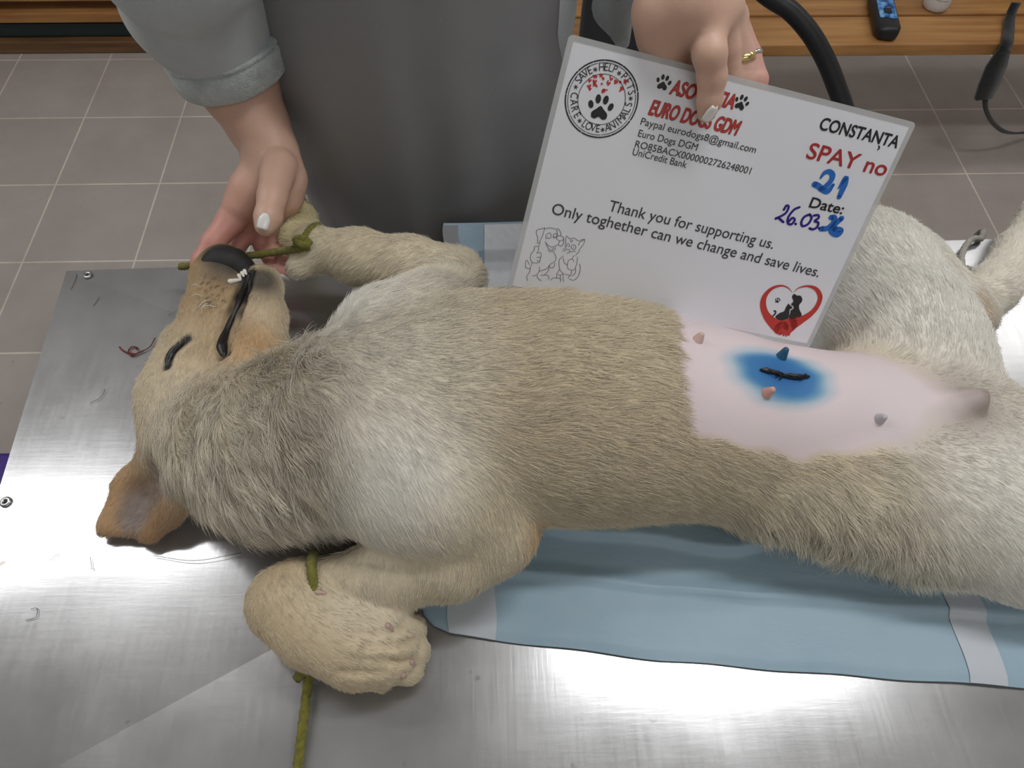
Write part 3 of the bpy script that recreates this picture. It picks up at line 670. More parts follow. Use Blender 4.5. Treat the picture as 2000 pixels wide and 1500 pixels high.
def ribbon(pix, w, h=0.0005, n=6, taper=None, uv=False):            # pen stroke, width in metres
    P = np.array([p if uv else cuv(*p) for p in pix]); P = catmull(P, n) if len(P) > 2 else P; T = np.gradient(P, axis=0); T /= np.linalg.norm(T, axis=1)[:, None] + 1e-12; Nn = np.stack([-T[:, 1], T[:, 0]], 1)
    ww = w * np.ones(len(P)) / 2
    if taper is not None: ww = ww * np.interp(np.linspace(0, 1, len(P)), np.linspace(0, 1, len(taper)), taper)
    V = [c3(*(p + q * x), h) for p, q, x in zip(P, Nn, ww)] + [c3(*(p - q * x), h) for p, q, x in zip(P, Nn, ww)]; k = len(P)
    F = [(i, i + k, i + k + 1, i + 1) for i in range(k - 1)]
    for e in (0, k - 1):                                             # round ends
        o = len(V); V += [c3(*(P[e] + ww[e] * np.array([math.cos(a), math.sin(a)])), h) for a in np.linspace(0, 2 * math.pi, 9)[:-1]]; F.append(tuple(range(o, o + 8)))
    return V, F
def blob(pix, h=0.0005, n=1, uv=False):
    P = np.array([p if uv else cuv(*p) for p in pix]); P = catmull(np.vstack([P, P[:1]]), n)[:-1] if n > 1 else P
    return [c3(u, v, h) for u, v in P], [tuple(range(len(P)))]
def ell_uv(c, rx, ry, rot=0, n=18):
    a = np.linspace(0, 2 * math.pi, n + 1)[:-1]; x, y = rx * np.cos(a), ry * np.sin(a); cr, sr = math.cos(rot), math.sin(rot)
    return [(c[0] + cr * p - sr * q, c[1] + sr * p + cr * q) for p, q in zip(x, y)]
def printed(name, parts, m, label=None):
    V, F = merge(parts); bm = bmesh.new(); vs = [bm.verts.new(v) for v in V]
    for f in F:
        try: bm.faces.new([vs[i] for i in f])
        except ValueError: pass
    bmesh.ops.triangulate(bm, faces=[f for f in bm.faces if len(f.verts) > 4])
    me = bpy.data.meshes.new(name); bm.to_mesh(me); bm.free(); o = link(name, me, m, card, smooth=False)
    if label: o['label'] = label
    return o
def paw(c, s, rot):               # paw print in card coordinates
    R_ = lambda p: (c[0] + s * (math.cos(rot) * p[0] - math.sin(rot) * p[1]), c[1] + s * (math.sin(rot) * p[0] + math.cos(rot) * p[1]))
    out = [blob([R_(p) for p in ((-.5, -.55), (-.52, -.25), (-.25, .0), (0, .2), (.25, .0), (.52, -.25), (.5, -.55), (.25, -.62), (0, -.48), (-.25, -.62))], .0005, 4, True)]
    for x, y, rx, ry, a in ((-.66, .22, .17, .25, .35), (-.25, .6, .18, .28, .1), (.25, .6, .18, .28, -.1), (.66, .22, .17, .25, -.35)):
        out.append(blob([R_(p) for p in ell_uv((x, y), rx, ry, a)], .0005, 1, True))
    return out
printed('black_lettering', [text_geo('CONSTANTA', (1598, 252), (1750, 289), 24, .022), ribbon([(1716, 285), (1717, 289), (1714, 292)], .0012)], M_ink)
printed('date_lettering', [text_geo('Date:', (1579, 404), (1643, 418), 20, .02)], M_ink)
printed('contact_lettering', [text_geo('Paypal eurodogs8@gmail.com', (1250, 243), (1474, 299), 14, .005), text_geo('Euro Dogs DGM', (1245, 266), (1360, 294), 14, .005), text_geo('RO85BACX0000002726248001', (1239, 287), (1464, 340), 13.5, .005), text_geo('UniCredit Bank', (1234, 302), (1339, 328), 14, .005)], M_thin)
printed('thanks_lettering', [text_geo('Thank you for supporting us.', (1187, 411), (1508, 486), 21, .005), text_geo('Only toghether can we change and save lives.', (1076, 417), (1597, 541), 21, .005)], M_thin)
printed('red_lettering', [text_geo('SPAY no', (1573, 308), (1726, 344), 31, .016)], M_dred)
tl = [('ASOCIATIA', (1307, 183), (1430, 213), 29), ('EURO DOGS GDM', (1266, 223), (1436, 264), 29)]
printed('title_outline', [text_geo(s, a, b, c, .034, .0004, .12) for s, a, b, c in tl], M_ink); printed('title_lettering', [text_geo(s, a, b, c, .018, .00055, .12) for s, a, b, c in tl], M_red)
rc = math.atan2(*(cuv(1597, 541) - cuv(1076, 417))[::-1])
pr = [paw(cuv(1295, 163), .0075, rc)] + [paw(cuv(1447, 202), .0075, rc - .12)]
printed('paw_print', pr[0], M_ink); printed('paw_print', pr[1], M_ink)
# round stamp
sc = cuv(1175, 194.5); sr = np.linalg.norm(cuv(1246, 197) - cuv(1105, 192)) / 2; parts = []
for r, w in ((1, .0011), (.935, .0005), (.655, .0005)):
    a = 0.0
    while a < 2 * math.pi:
        st = RNG.uniform(.12, .7); P = [sc + sr * r * np.array([math.cos(x), math.sin(x)]) for x in np.linspace(a, min(a + st, 6.283), 8)]; parts.append(ribbon(P, w, n=2, uv=True)); a += st + RNG.uniform(.015, .05)
def arc_text(s, a0, a1, out):
    n = len(s)
    for i, ch in enumerate(s):
        a = math.radians(a0 + (a1 - a0) * i / max(n - 1, 1)); V, F = glyphs(ch); V = V - [(V[:, 0].min() + V[:, 0].max()) / 2, 0]; hgt = .0061
        rad = sr * (.735 if out else .865); th = a - math.pi / 2 if out else a + math.pi / 2; k = hgt / .70
        ex, ey = np.array([math.cos(th), math.sin(th)]), np.array([-math.sin(th), math.cos(th)]); p0 = sc + rad * np.array([math.cos(a), math.sin(a)])
        Q = p0 + V[:, :1] * k * .82 * ex + V[:, 1:] * k * ey; parts.append(([c3(u, v, .0005) for u, v in Q], F))
def ia(deg):                      # direction on the card of a direction in the picture
    r = math.radians(deg); q = cuv(1175 + 50 * math.cos(r), 194.5 - 55 * math.sin(r)) - sc; x = math.degrees(math.atan2(q[1], q[0])); return x + 360 * round((deg - x) / 360)
for s, a0, a1, out in (('SAVE', 143, 114, 1), ('HELP', 90, 64, 1), ('PETS', 43, 12, 1), ('CARE', 172, 210, 0), ('LOVE', 232, 262, 0), ('ANIMALS', 283, 351, 0)): arc_text(s, ia(a0), ia(a1), out)
for a in (103, 54, 2, 272, 221, 156):
    a = math.radians(ia(a)); p = sc + sr * .8 * np.array([math.cos(a), math.sin(a)])
    for q in range(3): d = .0016 * np.array([math.cos(q * 1.047), math.sin(q * 1.047)]); parts.append(ribbon([p - d, p + d], .0006, uv=True))
printed('stamp_ring', parts, M_ink); printed('stamp_paw', paw(cuv(1172, 213), .0125, rc + .1), M_ink)
parts = []
for _ in range(24):
    a = RNG.uniform(-.2, 1.2); p = cuv(1150 + RNG.uniform(0, 70), 0) ; px = RNG.uniform(1150, 1222); py = 148 + RNG.uniform(0, 32) + (px - 1185) * .12; s = RNG.uniform(.0007, .0021); p = cuv(px, py); r = rc + RNG.uniform(-.5, .5)
    parts.append(blob([p + s * np.array([math.cos(r) * x - math.sin(r) * y, math.sin(r) * x + math.cos(r) * y]) for x, y in ((0, -1), (.9, .2), (.85, .75), (.4, .85), (0, .45), (-.4, .85), (-.85, .75), (-.9, .2))], uv=True))
printed('stamp_hearts', parts, M_red)
# handwriting
z6 = lambda L: [(1400 + x / 4.688, 180 + y / 4.688) for x, y in L]
printed('blue_handwriting', [ribbon(z6(((948, 785), (985, 738), (1030, 728), (1058, 762), (1040, 815), (990, 865), (948, 888))), .0046, taper=[.4, .8, 1, 1.1, 1, 1, .9]), ribbon(z6(((893, 842), (930, 860), (970, 895), (1015, 905), (1064, 848))), .0048, taper=[1.1, 1.1, 1, 1.1, .6]),
    ribbon(z6(((1112, 880), (1150, 820), (1180, 785), (1165, 850), (1118, 960))), .0048, taper=[.3, .7, 1, 1.2, .9]),
    ribbon(z6(((1045, 1145), (1075, 1150), (1065, 1195), (1010, 1245), (955, 1250))), .005), ribbon(z6(((1140, 1155), (1080, 1210), (1045, 1270), (1100, 1305), (1135, 1265), (1075, 1250))), .005)], M_blue, 'blue brush marker digits')
printed('purple_handwriting', [ribbon(z6(q), .0022) for q in (((612, 1075), (635, 1038), (656, 1050), (625, 1110), (535, 1158), (560, 1150), (608, 1188)), ((755, 1052), (705, 1075), (655, 1140), (648, 1195), (680, 1208), (712, 1170), (690, 1150), (660, 1180)), ((718, 1203), (722, 1207)),
    ((850, 1118), (800, 1140), (772, 1190), (785, 1225), (835, 1205), (866, 1150), (850, 1118)), ((888, 1128), (925, 1125), (930, 1150), (895, 1178), (928, 1195), (915, 1235), (878, 1255), (848, 1245)), ((934, 1243), (938, 1247)))], M_purp)
# heart emblem
z4 = lambda L: [(1460 + x / 11.54, 540 + y / 11.54) for x, y in L]
printed('heart_outline', [ribbon(z4(((1000, 350), (900, 245), (740, 205), (540, 270), (390, 430), (345, 620), (400, 830), (540, 1010), (760, 1160))), .0052, taper=[.06, .2, .35, .6, .9, 1.1, 1.2, 1.7, 2.8]), ribbon(z4(((1040, 345), (1160, 250), (1360, 215), (1540, 280), (1630, 440), (1590, 620), (1460, 800), (1250, 950), (960, 1080))), .0052, taper=[.06, .2, .4, .7, .85, .9, 1.0, 1.4, 2.8]),
    blob(z4(((560, 1060), (800, 985), (1010, 985), (1150, 980), (1110, 1130), (1000, 1240), (900, 1310), (740, 1280), (660, 1190))), .00045, 3)] + [blob(ell_uv(cuv(*z4((q,))[0]), .0011, .0016), uv=True) for q in ((745, 1290), (810, 1310), (870, 1320), (930, 1305))], M_red)
printed('animal_silhouettes', [blob(z4(((1055, 385), (1110, 425), (1190, 430), (1230, 500), (1215, 570), (1160, 640), (1165, 740), (1215, 880), (1040, 950), (930, 945), (965, 800), (960, 770), (1030, 720), (1030, 670), (975, 620), (1030, 560), (1000, 470), (1010, 420))), .0005, 3),
    blob(z4(((915, 605), (950, 640), (1000, 685), (995, 715), (945, 745), (935, 850), (905, 945), (740, 985), (620, 905), (730, 815), (820, 780), (860, 690))), .00055, 3), ribbon(z4(((600, 770), (630, 790), (615, 840), (575, 880))), .0016)] + paw(cuv(*z4(((670, 540),))[0]), .0033, rc), M_ink)
# line drawing of a dog and a cat
zc = lambda L: [(1000 + x / 11.54, 430 + y / 11.54) for x, y in L]
DR = [((740, 165), (690, 185), (570, 215), (548, 290), (580, 400), (575, 520), (620, 480), (690, 340), (740, 165)), ((760, 190), (860, 170), (990, 200)), ((1010, 190), (1040, 190), (1100, 280), (1090, 345)), ((1010, 200), (1025, 340)), ((760, 400), (770, 330), (830, 285), (875, 310), (870, 400), (760, 410)), ((930, 390), (940, 310), (990, 295), (1005, 370), (930, 395)),
    ((795, 370), (815, 380)), ((945, 365), (960, 375)), ((1005, 380), (1060, 345), (1150, 370), (1160, 430), (1080, 465), (1010, 420), (1005, 380)), ((1165, 430), (1160, 520), (1110, 580), (1050, 550), (1070, 470)), ((745, 480), (790, 540), (880, 600), (970, 580), (1050, 545)), ((765, 500), (800, 600), (880, 670), (950, 620)), ((800, 670), (870, 705), (960, 670), (975, 610)), ((640, 490), (600, 600), (595, 680), (560, 735), (640, 725), (655, 780), (645, 850), (620, 930), (560, 960), (460, 950), (415, 860), (430, 760), (500, 670), (510, 590), (590, 590)), ((560, 835), (640, 830)), ((560, 915), (610, 915)),
    ((930, 715), (985, 800), (985, 890), (930, 950), (850, 1000), (780, 1090), (620, 1145)), ((455, 960), (415, 1050), (405, 1150), (335, 1260), (350, 1360)), ((400, 1090), (320, 1070), (300, 990), (330, 895), (390, 990)), ((620, 1050), (610, 1150), (550, 1230), (460, 1250)), ((830, 1050), (820, 1130), (740, 1220), (650, 1240)), ((560, 1240), (590, 1310), (660, 1360)), ((740, 1235), (820, 1250), (835, 1330)), ((840, 1020), (880, 1075), (950, 1040), (960, 960)),
    ((1200, 600), (1210, 470), (1230, 350), (1290, 410), (1400, 400), (1490, 460), (1560, 440), (1640, 430), (1610, 540), (1530, 640), (1500, 720), (1440, 770)), ((1225, 590), (1240, 530), (1290, 540), (1290, 600)), ((1330, 620), (1350, 560), (1420, 560), (1440, 620), (1390, 660), (1330, 620)), ((1250, 580), (1265, 590)), ((1375, 605), (1390, 620)), ((1200, 610), (1240, 660), (1300, 660), (1290, 710), (1240, 750)), ((1300, 715), (1360, 700), (1440, 700)), ((1150, 640), (1210, 670)), ((1130, 690), (1205, 690)), ((1500, 560), (1520, 500), (1620, 440)), ((1310, 430), (1340, 500)), ((1360, 430), (1360, 480)),
    ((1160, 800), (1070, 880), (1060, 1000), (1080, 1110), (1160, 1210)), ((1150, 850), (1180, 960), (1240, 1000)), ((1480, 830), (1450, 1000), (1400, 1110), (1330, 1120), (1260, 1080), (1250, 980), (1290, 890), (1370, 880), (1390, 940)), ((1350, 880), (1380, 810), (1420, 800)), ((1070, 1110), (1010, 1200), (1010, 1300)), ((1150, 1210), (1090, 1240), (1090, 1310)), ((1160, 1210), (1150, 1300), (1170, 1380)), ((1340, 1130), (1330, 1210), (1260, 1300)), ((1520, 990), (1540, 1080), (1490, 1260), (1390, 1350), (1290, 1320)), ((1440, 1080), (1420, 1200), (1340, 1250)), ((1020, 1220), (1090, 1240)), ((1190, 1210), (1310, 1240)), ((880, 1350), (920, 1300), (1080, 1310), (1100, 1380))]
printed('animal_drawing', [ribbon(zc(q), .00042, n=4) for q in DR], M_thin)

# ------------------------------------------------------------------ the person across the table
person = empty('person', (-0.07, 0.8, 0), 'person in grey fleece and grey apron behind the table, holding muzzle and card', 'person')
SK = lin(206, 168, 148); SKR = lin(204, 146, 134); SKP = lin(212, 178, 160)
B = SDF(); cd = cdep
def hand(pts, k=.004, col=SK): B.chain([(pd(x, y, d), r) for x, y, d, r in pts], k=k, col=col)
SHR, SHL = np.array([-.235, .83, ZT + .50]), np.array([.105, .83, ZT + .50])
ELR, ELL = pd(330, -120, .635), np.array([.20, .86, ZT + .40])
B.chain([(np.array([-.07, .82, ZT + .10]), .10), (np.array([-.07, .83, ZT + .45]), .105)], k=.04, col=SK)
B.chain([(SHR, .052), (np.array([-.07, .84, ZT + .50]), .08), (SHL, .052)], k=.04, col=SK)
B.chain([(SHR, .05), (ELR, .042)], k=.03, col=SK); B.chain([(SHL, .05), (ELL, .042)], k=.03, col=SK)
# her right forearm and hand
hand([(330, -120, .635, .042), (420, 60, .755, .042), (465, 165, .80, .0405), (505, 245, .815, .0315), (531, 296, .818, .0268)], .012)
hand([(531, 296, .818, .0265), (548, 350, .822, .0262), (552, 385, .828, .022)], .012)
hand([(522, 310, .818, .0235), (490, 370, .822, .0205), (470, 400, .822, .0175)], .012)
hand([(552, 380, .835, .019), (538, 440, .848, .0165)], .010, SKP); hand([(505, 415, .842, .017), (545, 425, .85, .016)], .010, SKR)
hand([(545, 325, .80, .0195), (532, 385, .778, .0150), (524, 424, .768, .0138), (518, 441, .764, .0108)], .005)
hand([(484, 372, .822, .0195), (450, 432, .826, .0150), (416, 474, .818, .0122), (392, 508, .812, .0092), (386, 520, .81, .0078)], .005, SKR)
hand([(500, 415, .842, .0125), (474, 462, .852, .0110), (456, 496, .852, .0098), (450, 530, .845, .0085)], .004, SKR)
hand([(520, 425, .848, .0120), (513, 480, .856, .0100), (535, 518, .842, .0088), (560, 535, .83, .0076)], .004, SKR)
hand([(545, 430, .85, .0110), (534, 484, .85, .0090), (556, 506, .832, .0080), (592, 511, .822, .0066)], .004, SKR)
# her left forearm and hand
B.chain([(ELL, .042), (pd(1345, -130, .70), .036), (pd(1318, -55, .66), .029)], k=.012, col=SK)
hand([(1318, -55, .66, .0285), (1345, 5, cd(1345, 5) + .004, .0265)], .012); hand([(1300, -30, .655, .026), (1290, 30, cd(1290, 30) + .004, .0195)], .012)
hand([(1340, 0, cd(1340, 0), .025), (1384, 45, cd(1384, 45) - .002, .0165)], .012); hand([(1350, -20, .655, .024), (1405, 15, cd(1405, 15) + .006, .0175)], .012)
hand([(1395, 5, cd(1395, 5) + .008, .016), (1432, 35, cd(1432, 35) + .018, .0125)], .01)
ti = lambda x, y, o, r: (x, y, cd(x, y) + o, r)
hand([ti(1380, 42, -.003, .0155), ti(1386, 105, -.017, .0128), ti(1391, 150, -.0135, .0112), ti(1386, 195, -.0112, .0098), ti(1379, 222, -.0085, .0072)], .004, SK)
hand([ti(1403, 28, .004, .0142), ti(1419, 95, .008, .0105), ti(1426, 150, .0125, .0095), ti(1426, 195, .0115, .0085)], .003)
hand([ti(1425, 35, .014, .0125), ti(1448, 100, .016, .0095), ti(1454, 155, .014, .0086), ti(1452, 195, .011, .0078)], .003, SKP)
hand([ti(1436, 45, .024, .0108), ti(1465, 105, .022, .0084), ti(1481, 155, .014, .0078), ti(1480, 190, .0105, .007)], .003, SKR)
hand([ti(1288, 20, .006, .0205), ti(1291, 70, .012, .0178), ti(1306, 115, .019, .0148), ti(1330, 155, .0165, .0125), ti(1350, 190, .0125, .0105)], .008)
hand([ti(1300, 30, .008, .018), ti(1362, 62, .006, .013)], .012)
Vb, Fb, Nb = B.mesh(.0024)
_, _, CBd = B.attrs(Vb, .005)
CBd = np.clip(CBd * (1 + snoise(Vb, 70, 9)[:, :1] * .03), 0, 1)
pb = np_mesh('body', Vb, Fb, M_skin, person, CBd)
def nail(px, py, dx, dy, L, Wd, z0=.35):           # a nail plate seated on the fingertip around a pixel, pointing along a pixel direction
    c = drop(B, px, py, z0); n = B.normals(c[None])[0]; tip = drop(B, px + dx, py + dy, z0); x = tip - c; x -= n * (x @ n); x /= np.linalg.norm(x); y = np.cross(n, x); V, F = [], []
    nu, nv = 9, 7
    for i in range(nu):
        for j in range(nv):
            u = i / (nu - 1); v = j / (nv - 1) * 2 - 1; wv = Wd * (1 - .55 * max(0, .35 - u) / .35 * 1.0) * (1 - .12 * max(0, u - .7) / .3)
            V.append(c + x * (L * (u - .5)) + y * (wv / 2 * v) + n * (.0012 - .0022 * v * v - .0006 * (2 * u - 1) ** 2 + .0006))
    for i in range(nu - 1):
        for j in range(nv - 1): a = i * nv + j; F.append((a, a + nv, a + nv + 1, a + 1))
    o = mesh_obj('fingernail', V, F, M_nail, person); sm = o.modifiers.new('s', 'SOLIDIFY'); sm.thickness = .0007; sm.offset = 0
    return o
nail(515, 432, -3, 14, .0165, .0125); nail(1388, 222, -8, 14, .016, .0095); nail(380, 519, -3, 8, .011, .006); nail(556, 543, 10, 3, .0115, .007); nail(594, 505, 7, 3, .0085, .006)
def finger_ring(c, a, r, w, m, name, th=.0012):
    a = a / np.linalg.norm(a); u = np.cross(a, [0, 0, 1.0]); u /= np.linalg.norm(u); v = np.cross(a, u); V, F = [], []; n = 32
    for k in range(n):
        d = math.cos(2 * math.pi * k / n) * u + math.sin(2 * math.pi * k / n) * v
        for rr, h in ((r, -w / 2), (r + th, -w / 2), (r + th, w / 2), (r, w / 2)): V.append(c + d * rr + a * h)
    for k in range(n):
        for q in range(4): F.append((k * 4 + q, k * 4 + (q + 1) % 4, ((k + 1) % n) * 4 + (q + 1) % 4, ((k + 1) % n) * 4 + q))
    return mesh_obj(name, V, F, m, person)
g0, g1 = pd(*ti(1448, 100, .016, 0)[:3]), pd(*ti(1454, 155, .014, 0)[:3]); gd = g1 - g0
finger_ring(g0 + gd * .22, gd, .0095, .0058, M_gold, 'gold_ring'); 
g0, g1 = pd(*ti(1465, 105, .022, 0)[:3]), pd(*ti(1481, 155, .014, 0)[:3]); gd = g1 - g0
finger_ring(g0 + gd * .08, gd, .0086, .003, M_silver, 'silver_ring')
# clothes
J = SDF()
J.chain([(np.array([-.07, .825, ZT + .04]), .112), (np.array([-.07, .82, ZT + .16]), .118), (np.array([-.07, .825, ZT + .46]), .12)], k=.04)
for sx in (-1, 1): J.chain([(np.array([-.07 + (-.09 if sx < 0 else .065), .825, ZT + .05]), .098), (np.array([-.07 + (-.085 if sx < 0 else .062), .825, ZT + .2]), .102), (np.array([-.07 + sx * .07, .83, ZT + .44]), .10)], k=.04)
J.chain([(SHR, .075), (np.array([-.07, .84, ZT + .50]), .09), (SHL, .075)], k=.05)
J.chain([(SHR, .072), (ELR, .066)], k=.03); J.chain([(SHL, .072), (ELL, .066)], k=.03)
CF1, CF0 = pd(450, 128, .79), pd(375, 0, .718)
J.chain([(ELR, .066), (CF0, .061), (pd(428, 85, .765), .0575)], k=.02)
LW = pd(1345, -130, .70); J.chain([(ELL, .066), (LW + (ELL - LW) * .25, .06)], k=.02)
J.chain([(ELL + (LW - ELL) * .45 , .055), (pd(1200, 10, .80), .020), (pd(1216, 80, .80), .008)], k=.015)
ax = CF1 - CF0; ax /= np.linalg.norm(ax)
J.add('cone', a=pd(428, 85, .765) - ax * .03, b=CF1 + ax * .06, ra=.046, rb=.050, k=.004, op='s')
w1 = LW - ELL; w1 /= np.linalg.norm(w1); J.add('cone', a=LW - w1 * .05, b=LW + w1 * .08, ra=.044, rb=.05, k=.004, op='s')
Vj, Fj, Nj = J.mesh(.006, floor=ZT + .02)
nn = snoise(Vj, 26, 21)[:, 0]; Vj = Vj + Nj * (nn * .0016)[:, None]
jk = np_mesh('jacket', Vj, Fj, M_jacket, person)
def cuff(c0, c1, r0, r1, th=.007):
    a = c1 - c0; L = np.linalg.norm(a); a /= L; u = np.cross(a, [0, 0, 1.0]); u /= np.linalg.norm(u); v = np.cross(a, u); V, F = [], []; n = 48
    prof = [(r0 - .002, 0), (r0 + th * .9, .0), (r0 + th * 1.15, L * .08), (r0 + th * .75, L * .14), (r0 + th * 1.1, L * .2), (r1 + th * 1.15, L * .5), (r1 + th * 1.1, L * .9), (r1 + th * .5, L * 1.02), (r1 - th * .4, L * .98), (r1 - th * .6, L * .5), (r0 - th * .8, 0)]
    for k in range(n):
        t_ = 2 * math.pi * k / n; d = math.cos(t_) * u + math.sin(t_) * v; wob = 1 + .018 * math.sin(3 * t_ + 1) + .01 * math.sin(7 * t_)
        for r, h in prof: V.append(c0 + d * r * wob + a * h)
    m = len(prof)
    for k in range(n):
        for q in range(m): F.append((k * m + q, k * m + (q + 1) % m, ((k + 1) % n) * m + (q + 1) % m, ((k + 1) % n) * m + q))
    return mesh_obj('cuff', V, F, M_cuff, jk)
cuff(pd(424, 76, .76), pd(452, 142, .792), .0545, .0525)
# apron: coated sheet over the front, falling behind the table edge
V, F = [], []; nu, nv = 60, 70
def apron_y(u, z): return (.664 if z < .02 else .664 + (z - .02) * .02) + .085 * abs(u) ** 2.4
for i in range(nu + 1):
    u = 2 * i / nu - 1
    for j in range(nv + 1):
        z = -.42 + j / nv * .92; hw = .150 if z > .12 else .150 - .022 * (1 if i < nu / 2 else -.3) * min(1, (.12 - z) / .12)
        x = -.082 + (hw + .008) * u; y = apron_y(u, z) + .0016 * math.sin(15 * u + 2 * z) * (1 if z < .25 else .6)
        V.append((x + (.022 * u if u < 0 else .032 * u * min(1, max(0, (.22 - z) / .12))), y, ZT + z))
for i in range(nu):
    for j in range(nv): a = i * (nv + 1) + j; F.append((a, a + nv + 1, a + nv + 2, a + 1))
ap = mesh_obj('apron', V, F, M_apron, person); sm = ap.modifiers.new('s', 'SOLIDIFY'); sm.thickness = .002; sm.offset = 1
Tr = SDF()
for sx in (-1, 1):
    Tr.chain([(np.array([-.06 + sx * .06, .82, ZT + .03]), .085), (np.array([-.07 + sx * .085, .83, .5]), .072), (np.array([-.07 + sx * .10, .84, .10]), .055), (np.array([-.07 + sx * .10, .84, .06]), .055)], k=.03)
Vt, Ft, _ = Tr.mesh(.01, floor=.05); np_mesh('trousers', Vt, Ft, M_trousers, person)
for sx in (-1, 1):
    sh = SDF(); sh.chain([(np.array([-.07 + sx * .10, .87, .045]), .042), (np.array([-.07 + sx * .11, .70, .035]), .036)], k=.02); Vs, Fs, _ = sh.mesh(.006, floor=.002); np_mesh('shoe', Vs, Fs, M_black, person)

# ------------------------------------------------------------------ teeth, claws, nipples, stitches
M_tooth = mat('tooth', lin(232, 228, 218), 0.25); M_claw = mat('claw', lin(188, 160, 148), 0.35); M_stitch = mat('black_suture', (0.008, 0.008, 0.009), 0.25)
def blob_part(name, prims, m, h=.0012, label=None):
    s = SDF()
    for d in prims: s.add(**d)
    V, F, _ = s.mesh(h); o = np_mesh(name, V, F, m, dog)
    if label: o['label'] = label
    return o
def tooth(px, py, dx, dy, L, r):
    c = drop(S, px, py); e = drop(S, px + dx, py + dy); d = e - c; d /= np.linalg.norm(d); c = c + [0, 0, .0015]
    blob_part('tooth', [dict(kind='cone', a=c - d * L * .2, b=c + d * L, ra=r, rb=r * .55, k=.002)], M_tooth, .0008)
tooth(454, 551, 18, -3, .0085, .0028)
for x, y in ((468, 541), (474, 536), (479, 532)): tooth(x, y, 4, 8, .0042, .0021)
for x, y, dx, dy in ((620, 1156, 14, 2), (757, 1222, 8, 8), (803, 1292, 8, 6), (786, 1318, 8, 4)):
    c = drop(S, x, y); e = drop(S, x + dx, y + dy); d = e - c; d /= np.linalg.norm(d); blob_part('claw', [dict(kind='cone', a=c - [0, 0, .0012], b=c + d * .006 - [0, 0, .0006], ra=.0030, rb=.0018, k=.002)], M_claw)
for px, py, col, hh in ((1363, 664, lin(206, 178, 168), .006), (1526, 697, lin(30, 84, 116), .008), (1497, 768, lin(214, 164, 150), .009), (1718, 818, lin(190, 186, 190), .007)):
    c = drop(S, px, py); n = S.normals(c[None])[0]; blob_part('nipple', [dict(kind='cone', a=c - n * .002, b=c + n * hh, ra=.0054, rb=.0028, k=.003)], mat('nipple_skin', col, .5), .001)
P = catmull([q + [0, 0, .0012] for q in INC], 6); Vv, Fv = tube_geo(P, np.interp(np.linspace(0, 1, len(P)), [0, .15, .5, .8, 1], [.0008, .0026, .0022, .0028, .0012]), 8, fuzz=.25)
parts = [(Vv, Fv)]
for px, py, dx, dy in ((1500, 727, 16, 12), (1512, 729, 14, 12), (1532, 735, 20, 6), (1552, 738, 14, 6), (1520, 730, 3, 14), (1565, 738, 10, -6)):
    q0, q1 = drop(S, px, py), drop(S, px + dx, py + dy); parts.append(tube_geo(catmull([q0 + [0, 0, .001], (q0 + q1) / 2 + [0, 0, .004], q1 + [0, 0, .001]], 4), .0005, 5))
V, F = merge(parts); mesh_obj('stitched_cut', V, F, M_stitch, dog)
M_lip = mat('black_lip', (0.010, 0.008, 0.008), 0.4)
P = catmull([drop(S, *q) + [0, 0, -.0008] for q in MOUTH + [(438, 700)]], 8); V, F = tube_geo(P, np.interp(np.linspace(0, 1, len(P)), [0, .12, .4, .55, .75, .9, 1], [.0022, .0034, .0030, .0034, .0056, .0040, .0008]), 12); mesh_obj('lips', V, F, M_lip, dog)
P = catmull([drop(S, *q) + [0, 0, -.0012] for q in EYE], 8); V, F = tube_geo(P, np.interp(np.linspace(0, 1, len(P)), [0, .25, .6, 1], [.0014, .0046, .0040, .0012]), 10); mesh_obj('eyelid', V, F, M_lip, dog)
ns = SDF(); NP = [drop(S, *q) for q in ((404, 506), (424, 498), (446, 501), (466, 516), (482, 533))]
ns.chain([(p + [0, .001, -.0112], r) for p, r in zip(NP, (.0112, .0142, .0150, .0130, .0080))], k=.008)
for q in ((418, 490), (452, 494)): ns.add('ell', c=drop(S, *q) + [0, .004, .002], r=(.004, .005, .004), k=.004, op='s')
V, F, _ = ns.mesh(.0018); M_nose = mat('nose_leather', (0.014, 0.013, 0.013), 0.62); t = NT(M_nose); t.l(t.bump(t.noise(900, 2, t.pos()), .5, .0006), t.b.inputs['Normal']); np_mesh('nose', V, F, M_nose, dog)
# whiskers
parts = []
for px, py, dx, dy in ((395, 562, -18, 4), (398, 580, -18, 6), (412, 585, -22, 26), (406, 592, -10, 30), (425, 600, -30, 10)):
    q0 = drop(S, px, py); q1 = drop(S, px + dx * .4, py + dy * .4) if px + dx * .4 > 386 else q0 + [-.004, 0, .003]; e = q0 + (pd(px + dx, py + dy, dep_of(q0)) - q0) + [0, 0, .006]; parts.append(tube_geo(catmull([q0, (q0 + e) / 2 + [0, 0, .004], e], 4), .0004, 4))
V, F = merge(parts); mesh_obj('whiskers', V, F, M_tooth, dog)

